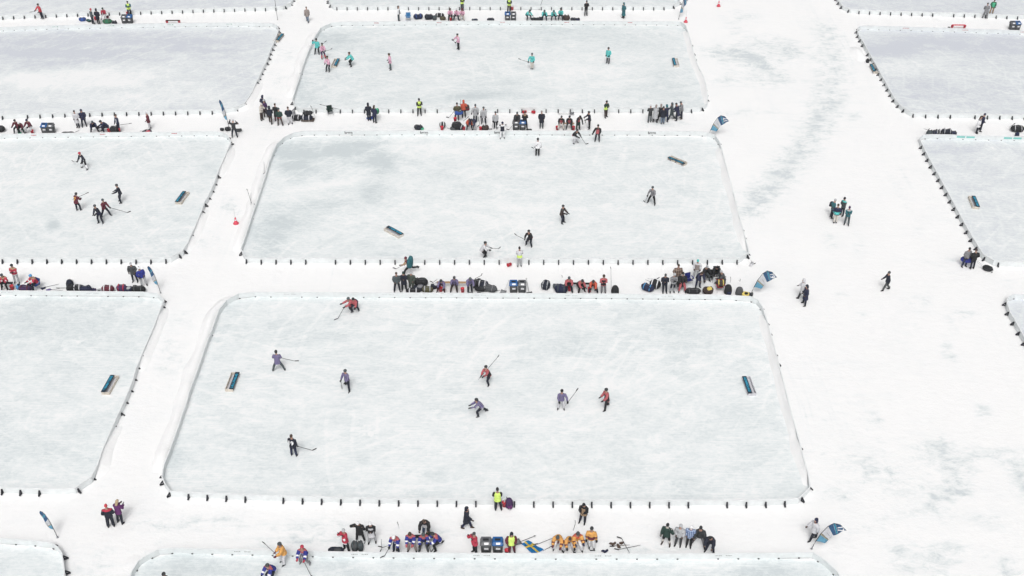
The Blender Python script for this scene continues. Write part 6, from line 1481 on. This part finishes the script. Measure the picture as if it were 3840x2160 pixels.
ice_sheet([(39.43, 102.88), (39.99, 101.73), (41.04, 101.56), (45.5, 101.39), (51.0, 101.17), (60.51, 100.61), (65.64, 120.94), (58.19, 121.6), (51.48, 122.19), (44.74, 122.72), (40.61, 122.94), (40.04, 122.87), (39.57, 122.19), (39.42, 121.09), (39.33, 119.85), (39.36, 118.63), (39.29, 114.14), (39.2, 110.15), (39.22, 108.82), (39.16, 106.42), (39.14, 105.22), (39.19, 104.1), (39.43, 102.88)],[(41.85, 117.22, 3.57, 1.77, 0.1, 0.35), (45.03, 118.99, 4.8, 2.17, 0, 0.2), (53.55, 119.35, 7.83, 3.67, -0.15, 0.3), (44.15, 108.01, 5.58, 1.88, 0, 0.1), (44.23, 113.14, 5.21, 3.04, 0, -0.15)],0.56,0.22,seed=12,lilac=True)
board_run([(38.81, 76.78), (39.38, 75.87), (40.4, 75.72), (41.52, 75.68), (51.84, 75.49)],'near boards of the right middle rink')
board_run([(51.84, 75.49), (58.55, 96.07)],'right side boards of the right middle rink outside the picture',drop=0.23)
board_run([(58.55, 96.07), (48.86, 96.7), (44.41, 96.91), (42.24, 97.07), (40.63, 97.12), (39.82, 97.02), (39.34, 96.59)],'far boards of the right middle rink with teal signs',text=[(14.67, ('solid', [(0.45, 0.78, 0.19, 0.28), (-0.45, 0.78, 0.19, 0.28)], 'bteal')), (10.2, ('solid', [(0.45, 0.78, 0.19, 0.28), (-0.45, 0.78, 0.19, 0.28)], 'bteal'))])
board_run([(39.34, 96.59), (39.21, 95.81), (39.1, 93.76), (39.01, 91.28), (38.98, 88.89), (38.92, 86.5), (38.86, 84.02), (38.8, 81.63), (38.77, 79.22), (38.81, 78.07), (38.81, 76.78)],'boards along the left side of the right middle rink',drop=0.0)
ice_sheet([(38.81, 76.78), (39.38, 75.87), (40.4, 75.72), (41.52, 75.68), (51.84, 75.49), (58.55, 96.07), (48.86, 96.7), (44.41, 96.91), (42.24, 97.07), (40.63, 97.12), (39.82, 97.02), (39.34, 96.59), (39.21, 95.81), (39.1, 93.76), (39.01, 91.28), (38.98, 88.89), (38.92, 86.5), (38.86, 84.02), (38.8, 81.63), (38.77, 79.22), (38.81, 78.07), (38.81, 76.78)],[(41.79, 95.03, 3.06, 1.56, 0.1, 0.2)],0.47,0.15,seed=13,lilac=True)
board_run([(37.77, 55.69), (37.97, 54.16), (49.19, 53.92)],'near boards of the lower right rink outside the picture')
board_run([(49.19, 53.92), (51.88, 70.94)],'right side boards of the lower right rink outside the picture',drop=0.23)
board_run([(51.88, 70.94), (40.14, 71.22), (39.44, 71.25), (38.95, 71.04), (38.58, 70.59)],'far boards of the lower right rink at the right edge')
board_run([(38.58, 70.59), (38.43, 70.04), (38.27, 68.96), (38.28, 67.77), (38.26, 66.57), (38.22, 65.37), (37.77, 55.69)],'boards along the left side of the lower right rink',drop=0.0)
ice_sheet([(37.77, 55.69), (37.97, 54.16), (49.19, 53.92), (51.88, 70.94), (40.14, 71.22), (39.44, 71.25), (38.95, 71.04), (38.58, 70.59), (38.43, 70.04), (38.27, 68.96), (38.28, 67.77), (38.26, 66.57), (38.22, 65.37), (37.77, 55.69)],[],0.62,0.12,seed=14,lilac=True)
snow_bank([(-21.45, 71.43), (-22.31, 70.59), (-22.64, 69.37), (-22.66, 66.93), (-22.71, 64.47), (-22.7, 62.07), (-22.72, 60.94), (-22.68, 58.47), (-22.67, 56.1), (-22.71, 53.72), (-22.76, 52.21)],1.05,0.24,1,-1,False)
snow_bank([(-22.03, 96.7), (-22.51, 95.24), (-22.67, 92.01), (-22.54, 86.59), (-22.54, 82.43), (-22.54, 77.75)],1.05,0.24,2,-1,False)
snow_bank([(-21.99, 122.42), (-22.38, 119.35), (-22.56, 113.4), (-22.49, 105.64)],1.2,0.24,3,-1,False)
snow_bank([(19.01, 50.91), (19.16, 51.97), (19.19, 55.43), (19.2, 57.88), (19.28, 60.28), (19.32, 62.72), (19.37, 65.18), (19.4, 67.61), (19.35, 69.5)],0.62,0.42,4,1,True)
snow_bank([(19.59, 77.36), (19.61, 78.26), (19.62, 80.68), (19.65, 83.11), (19.72, 85.64), (19.79, 88.05), (19.8, 90.5), (19.86, 93.05), (19.88, 95.55)],0.62,0.42,5,1,True)
snow_bank([(19.87, 103.8), (20.06, 104.98), (20.25, 107.34), (20.27, 109.58), (20.0, 112.68), (19.98, 115.43), (20.05, 118.28), (20.06, 120.94), (20.05, 122.87)],0.62,0.42,6,1,True)
snow_bank([(-27.09, 51.59), (-27.05, 52.64), (-27.12, 54.21), (-27.08, 56.2), (-27.06, 57.42)],0.7,0.26,7,-1,True)
snow_bank([(-27.12, 62.24), (-27.1, 64.62), (-27.07, 66.93), (-27.09, 68.2), (-27.14, 70.39)],0.7,0.28,8,-1,True)
snow_bank([(-27.23, 77.36), (-27.09, 78.5), (-27.09, 79.7), (-27.05, 80.93), (-27.04, 83.37), (-27.1, 84.71)],0.7,0.26,9,-1,True)
snow_bank([(-26.99, 89.45), (-26.98, 90.7), (-26.96, 91.91), (-26.93, 93.15), (-26.94, 95.55)],0.7,0.34,12,-1,True)
snow_bank([(-27.93, 102.82), (-27.15, 103.57), (-26.84, 106.0), (-26.81, 108.39), (-26.78, 109.64)],0.7,0.36,13,-1,True)
snow_bank([(39.05, 118.49), (39.1, 114.34)],1.6,0.3,10,-1,False)
snow_bank([(-21.83, 45.22), (-22.3, 44.7), (-22.49, 43.94)],1.4,0.3,11,-1,False)
ground([(22.56, 117.22, 2.08, 1.7, 0.2, 0.28), (25.66, 114.48, 3.21, 2.74, 0.2, 0.3), (27.73, 109.89, 2.55, 2.26, 0, 0.34), (22.64, 109.89, 1.7, 1.67, 0, 0.35), (28.28, 119.35, 3.31, 2.18, 0.2, 0.38), (30.73, 116.53, 2.66, 2.82, 0, 0.38), (27.1, 126.86, 2.2, 1.99, 0, 0.3), (22.89, 102.65, 2.42, 1.04, 0, 0.28), (26.92, 102.65, 1.08, 1.04, 0, 0.25), (34.32, 102.07, 1.21, 0.81, -0.1, 0.35), (36.56, 76.78, 0.55, 0.62, -0.6, 0.35), (26.83, 79.54, 0.68, 1.22, 0, 0.3), (29.24, 78.34, 0.54, 1.61, 0, 0.22), (32.01, 70.94, 0.94, 1.05, -0.2, 0.4), (26.77, 69.23, 0.62, 0.54, 0, 0.32), (26.14, 71.81, 0.51, 0.43, 0, 0.3), (32.27, 65.03, 0.52, 1.57, 0, 0.4), (33.46, 67.57, 0.45, 0.99, 0, 0.28), (24.99, 57.53, 0.56, 0.7, 0, 0.3), (28.03, 54.16, 1.24, 1.78, -0.4, 0.42), (29.84, 53.18, 0.88, 1.49, -0.6, 0.45), (32.65, 54.16, 1.24, 1.01, 0, 0.4), (33.09, 51.97, 0.7, 1.45, -0.2, 0.6), (26.99, 50.11, 0.68, 1.39, 0, 0.45), (28.56, 50.8, 1.03, 0.7, 0, 0.35), (32.8, 58.34, 0.67, 1.1, -0.3, 0.4), (24.6, 51.97, 1.22, 1.45, 0.4, 0.25), (23.11, 52.93, 1.4, 1.48, 0, 0.2), (20.93, 50.33, 0.68, 0.7, 0.4, 0.3), (24.95, 44.94, 1.76, 1.03, 0, 0.5), (23.58, 45.76, 0.81, 0.62, 0, 0.35), (26.55, 45.97, 1.3, 0.83, 0, 0.35), (29.45, 44.54, 0.64, 1.01, 0.3, 0.55), (29.54, 48.1, 0.99, 0.66, 0, 0.25), (20.85, 47.88, 1.99, 0.3, 0, 0.18), (24.74, 48.76, 3.68, 0.26, 0.02, 0.16), (-12.26, 47.99, 4.14, 0.54, 0, 0.26), (-13.37, 46.59, 2.93, 0.64, 0.1, 0.36), (-23.23, 48.1, 1.0, 0.88, 0.4, 0.2), (-24.75, 45.35, 0.8, 1.24, 0.5, 0.25), (-25.79, 44.54, 0.48, 0.81, 0.5, 0.2), (-20.24, 48.1, 2.65, 0.52, 0.1, 0.32), (-24.68, 84.58, 0.61, 1.78, 0.5, 0.5), (-27.27, 95.03, 1.53, 2.62, 0.5, 0.16), (-25.7, 79.54, 1.35, 2.47, 0.5, 0.24), (-25.19, 64.41, 1.18, 2.19, 0.4, 0.26), (-25.05, 68.9, 1.23, 1.69, 0.4, 0.16), (-24.53, 104.39, 0.71, 1.55, 0.5, 0.5), (-24.62, 109.89, 1.13, 3.91, 0.5, 0.22), (-24.53, 116.53, 1.48, 2.82, 0.5, 0.22), (-24.02, 99.83, 1.32, 1.0, 0, 0.3), (-12.38, 99.55, 5.01, 0.89, 0, 0.32), (15.37, 100.38, 2.91, 0.79, 0, 0.35), (-19.85, 126.86, 1.26, 2.4, 0, 0.12), (-6.0, 73.6, 3.43, 0.52, 0, 0.26), (4.91, 73.24, 3.42, 0.51, 0, 0.24), (13.65, 73.06, 2.77, 0.73, 0, 0.28), (-34.48, 72.88, 5.32, 0.43, 0, 0.22), (-3.61, 47.23, 4.92, 0.52, 0, 0.28), (-9.27, 46.38, 1.95, 0.51, 0, 0.3), (5.36, 46.28, 2.6, 0.5, 0, 0.26), (-5.83, 45.97, 1.94, 0.29, 0, 0.34), (9.39, 45.97, 3.89, 0.33, 0, 0.26), (35.01, 69.23, 1.44, 0.68, 0, 0.3), (39.57, 73.42, 1.28, 0.73, 0, 0.2), (25.86, 123.02, 1.23, 1.67, 0, 0.35), (20.61, 84.15, 1.36, 1.79, 0, 0.3), (21.36, 85.32, 1.37, 1.82, 0, 0.3), (22.12, 86.51, 1.38, 1.86, 0, 0.3), (22.89, 87.73, 1.4, 1.89, 0, 0.3), (23.77, 88.97, 1.41, 1.93, 0, 0.3), (24.65, 90.23, 1.43, 1.97, 0, 0.3), (25.56, 91.52, 1.44, 2.01, 0, 0.3), (26.44, 93.0, 1.45, 2.06, 0, 0.3), (27.33, 94.52, 1.47, 2.1, 0, 0.3), (28.25, 96.07, 1.49, 2.15, 0, 0.3), (29.09, 97.83, 1.51, 2.22, 0, 0.3), (29.96, 99.65, 1.53, 2.27, 0, 0.3), (30.85, 101.51, 1.55, 2.33, 0, 0.3), (31.63, 103.42, 1.57, 2.4, 0, 0.3), (32.43, 105.38, 1.59, 2.47, 0, 0.3), (33.25, 107.4, 1.61, 2.53, 0, 0.3), (34.1, 110.21, 1.64, 2.64, 0, 0.3), (34.98, 113.14, 1.68, 2.74, 0, 0.3), (35.54, 116.53, 1.71, 2.86, 0, 0.3), (36.12, 120.07, 1.75, 2.99, 0, 0.3), (36.33, 123.39, 1.79, 3.13, 0, 0.3), (23.05, 116.53, 1.01, 1.66, 0, 0.16), (23.84, 116.53, 1.0, 1.66, 0, 0.16), (24.63, 116.53, 1.0, 1.66, 0, 0.16), (25.42, 116.53, 1.0, 1.66, 0, 0.16), (25.89, 115.84, 1.0, 1.65, 0, 0.16), (26.36, 115.15, 1.0, 1.64, 0, 0.16), (26.83, 114.48, 0.99, 1.62, 0, 0.16), (27.29, 113.8, 0.99, 1.61, 0, 0.16), (27.65, 112.97, 0.98, 1.59, 0, 0.16), (28.01, 112.15, 0.97, 1.57, 0, 0.16), (28.36, 111.34, 0.97, 1.55, 0, 0.16), (28.49, 55.69, 0.61, 0.61, 0, 0.14), (28.55, 55.17, 0.61, 0.61, 0, 0.14), (28.61, 54.67, 0.61, 0.6, 0, 0.14), (28.67, 54.16, 0.6, 0.6, 0, 0.14), (28.73, 53.67, 0.6, 0.59, 0, 0.14), (28.79, 53.18, 0.6, 0.58, 0, 0.14), (28.76, 52.69, 0.59, 0.58, 0, 0.14), (28.72, 52.21, 0.59, 0.57, 0, 0.14), (28.69, 51.73, 0.59, 0.57, 0, 0.14), (28.65, 51.26, 0.59, 0.56, 0, 0.14), (28.62, 50.8, 0.58, 0.55, 0, 0.14), (34.86, 91.03, 0.5, 0.69, 0, 0.05), (34.88, 90.51, 0.49, 0.67, 0, 0.05), (34.89, 89.98, 0.49, 0.68, 0, 0.05), (34.91, 89.47, 0.49, 0.66, 0, 0.05), (34.93, 88.95, 0.48, 0.66, 0, 0.05), (34.94, 88.44, 0.49, 0.66, 0, 0.05), (34.96, 87.94, 0.48, 0.65, 0, 0.05), (34.97, 87.43, 0.48, 0.65, 0, 0.05), (34.99, 86.94, 0.48, 0.64, 0, 0.05), (35.0, 86.44, 0.48, 0.64, 0, 0.05), (35.02, 85.95, 0.47, 0.63, 0, 0.05), (35.03, 85.47, 0.48, 0.62, 0, 0.05), (34.99, 84.91, 0.48, 0.62, 0, 0.05), (34.96, 84.36, 0.47, 0.62, 0, 0.05), (34.92, 83.82, 0.47, 0.61, 0, 0.05), (34.89, 83.28, 0.46, 0.61, 0, 0.05), (34.85, 82.75, 0.46, 0.6, 0, 0.05), (34.81, 82.22, 0.46, 0.59, 0, 0.05), (34.78, 81.7, 0.46, 0.58, 0, 0.05), (34.74, 81.18, 0.46, 0.58, 0, 0.05), (34.68, 80.69, 0.46, 0.58, 0, 0.05), (34.62, 80.22, 0.45, 0.57, 0, 0.05), (34.56, 79.74, 0.45, 0.57, 0, 0.05), (34.5, 79.27, 0.45, 0.57, 0, 0.05), (34.44, 78.81, 0.44, 0.56, 0, 0.05), (34.37, 78.34, 0.45, 0.56, 0, 0.05), (34.31, 77.88, 0.45, 0.56, 0, 0.05), (34.26, 77.43, 0.44, 0.55, 0, 0.05), (34.2, 76.98, 0.44, 0.54, 0, 0.05), (34.14, 76.53, 0.44, 0.54, 0, 0.05), (34.08, 76.08, 0.44, 0.54, 0, 0.05), (18.49, 43.94, 0.25, 0.22, 0, 0.06), (18.6, 44.11, 0.25, 0.22, 0, 0.06), (18.71, 44.28, 0.25, 0.23, 0, 0.06), (18.82, 44.46, 0.25, 0.23, 0, 0.06), (18.93, 44.64, 0.25, 0.22, 0, 0.06), (19.04, 44.81, 0.25, 0.23, 0, 0.06), (19.15, 44.99, 0.25, 0.23, 0, 0.06), (19.26, 45.17, 0.25, 0.23, 0, 0.06), (19.37, 45.35, 0.25, 0.23, 0, 0.06), (19.48, 45.53, 0.26, 0.23, 0, 0.06), (19.59, 45.71, 0.26, 0.23, 0, 0.06), (19.7, 45.89, 0.26, 0.23, 0, 0.06), (19.82, 46.07, 0.25, 0.23, 0, 0.06), (19.93, 46.25, 0.26, 0.24, 0, 0.06), (20.04, 46.44, 0.26, 0.23, 0, 0.06), (20.16, 46.62, 0.26, 0.24, 0, 0.06), (20.27, 46.8, 0.26, 0.24, 0, 0.06), (20.44, 46.88, 0.26, 0.24, 0, 0.06), (20.61, 46.96, 0.26, 0.24, 0, 0.06), (20.78, 47.04, 0.26, 0.24, 0, 0.06), (20.95, 47.12, 0.26, 0.24, 0, 0.06), (21.12, 47.19, 0.26, 0.24, 0, 0.06), (21.29, 47.27, 0.26, 0.24, 0, 0.06), (21.46, 47.35, 0.27, 0.24, 0, 0.06), (21.63, 47.43, 0.27, 0.24, 0, 0.06), (21.81, 47.51, 0.26, 0.24, 0, 0.06), (21.98, 47.59, 0.26, 0.24, 0, 0.06), (22.15, 47.67, 0.26, 0.24, 0, 0.06), (22.32, 47.74, 0.27, 0.25, 0, 0.06), (22.5, 47.82, 0.26, 0.25, 0, 0.06), (22.67, 47.9, 0.26, 0.25, 0, 0.06), (22.84, 47.98, 0.27, 0.25, 0, 0.06), (23.02, 48.06, 0.26, 0.25, 0, 0.06), (23.19, 48.14, 0.27, 0.25, 0, 0.06), (23.37, 48.22, 0.26, 0.25, 0, 0.06), (23.54, 48.3, 0.27, 0.25, 0, 0.06), (23.72, 48.38, 0.26, 0.25, 0, 0.06), (23.89, 48.46, 0.27, 0.25, 0, 0.06), (24.07, 48.54, 0.26, 0.25, 0, 0.06), (24.24, 48.62, 0.27, 0.25, 0, 0.06), (24.42, 48.7, 0.27, 0.25, 0, 0.06), (24.6, 48.79, 0.26, 0.24, 0, 0.06), (24.77, 48.87, 0.27, 0.25, 0, 0.06), (24.94, 48.86, 0.26, 0.25, 0, 0.06), (25.1, 48.86, 0.26, 0.24, 0, 0.06), (25.26, 48.85, 0.27, 0.25, 0, 0.06), (25.42, 48.84, 0.27, 0.25, 0, 0.06), (25.58, 48.84, 0.27, 0.25, 0, 0.06), (25.74, 48.83, 0.27, 0.25, 0, 0.06), (25.91, 48.83, 0.26, 0.25, 0, 0.06), (26.07, 48.82, 0.26, 0.25, 0, 0.06), (26.23, 48.82, 0.27, 0.25, 0, 0.06), (26.39, 48.81, 0.27, 0.25, 0, 0.06), (26.55, 48.81, 0.27, 0.25, 0, 0.06), (26.71, 48.8, 0.27, 0.25, 0, 0.06), (26.87, 48.8, 0.27, 0.24, 0, 0.06), (27.04, 48.79, 0.26, 0.25, 0, 0.06), (27.2, 48.79, 0.27, 0.24, 0, 0.06), (27.36, 48.78, 0.27, 0.25, 0, 0.06), (27.52, 48.77, 0.27, 0.25, 0, 0.06), (27.68, 48.77, 0.27, 0.25, 0, 0.06), (27.84, 48.76, 0.27, 0.25, 0, 0.06), (28.0, 48.76, 0.27, 0.25, 0, 0.06), (28.17, 48.75, 0.26, 0.25, 0, 0.06), (28.33, 48.75, 0.27, 0.25, 0, 0.06), (28.49, 48.74, 0.27, 0.25, 0, 0.06), (28.65, 48.74, 0.27, 0.25, 0, 0.06), (28.81, 48.73, 0.27, 0.25, 0, 0.06), (28.97, 48.73, 0.27, 0.24, 0, 0.06), (29.13, 48.72, 0.27, 0.25, 0, 0.06), (29.3, 48.71, 0.26, 0.25, 0, 0.06), (29.46, 48.71, 0.26, 0.25, 0, 0.06), (29.62, 48.7, 0.27, 0.25, 0, 0.06), (29.78, 48.7, 0.27, 0.25, 0, 0.06), (29.94, 48.69, 0.27, 0.25, 0, 0.06), (30.1, 48.69, 0.27, 0.25, 0, 0.06), (30.26, 48.68, 0.27, 0.25, 0, 0.06), (30.42, 48.68, 0.27, 0.25, 0, 0.06), (30.58, 48.67, 0.27, 0.25, 0, 0.06), (30.75, 48.67, 0.26, 0.24, 0, 0.06), (30.91, 48.66, 0.26, 0.25, 0, 0.06), (31.07, 48.66, 0.26, 0.24, 0, 0.06), (31.23, 48.65, 0.27, 0.25, 0, 0.06)])
haze_box(-2.5, 62, 260, -60, 420, .0003)

# ------------------------------------------------------------------ camera, sky and light
cam_d = bpy.data.cameras.new('camera'); cam = bpy.data.objects.new('camera', cam_d); col.objects.link(cam)
cam.location = (0, 0, 53.6); cam.rotation_euler = (R(90-36.4), 0, 0)
cam_d.sensor_width = 36; cam_d.lens = 36*4250.0/3840; cam_d.clip_start = 1; cam_d.clip_end = 9000
sc.camera = cam
wd = bpy.data.worlds.new('World'); sc.world = wd; wd.use_nodes = True
nt = wd.node_tree; bg = nt.nodes['Background']
sky = nt.nodes.new('ShaderNodeTexSky'); sky.sky_type = 'NISHITA'; sky.sun_disc = False
sky.sun_elevation = R(56); sky.sun_rotation = R(183); sky.air_density = 1.0; sky.dust_density = 6.0; sky.ozone_density = .6
hs = nt.nodes.new('ShaderNodeHueSaturation'); hs.inputs['Saturation'].default_value = .14
nt.links.new(sky.outputs['Color'], hs.inputs['Color']); nt.links.new(hs.outputs['Color'], bg.inputs['Color'])
bg.inputs['Strength'].default_value = .11
sl = bpy.data.lights.new('sun', 'SUN'); sl.energy = 1.1; sl.angle = R(20); sl.color = (1, .988, .968)
so = bpy.data.objects.new('sun', sl); col.objects.link(so)
# low cloud-veiled light from behind the camera
so.rotation_euler = (R(90-56), 0, R(-3)); so.location = (0,0,80)
vs = sc.view_settings; vs.view_transform = 'Standard'; vs.look = 'None'; vs.gamma = 1; vs.exposure = 0.05; vs.use_curve_mapping = False
sc.cycles.max_bounces = 5; sc.cycles.diffuse_bounces = 3; sc.cycles.volume_bounces = 0
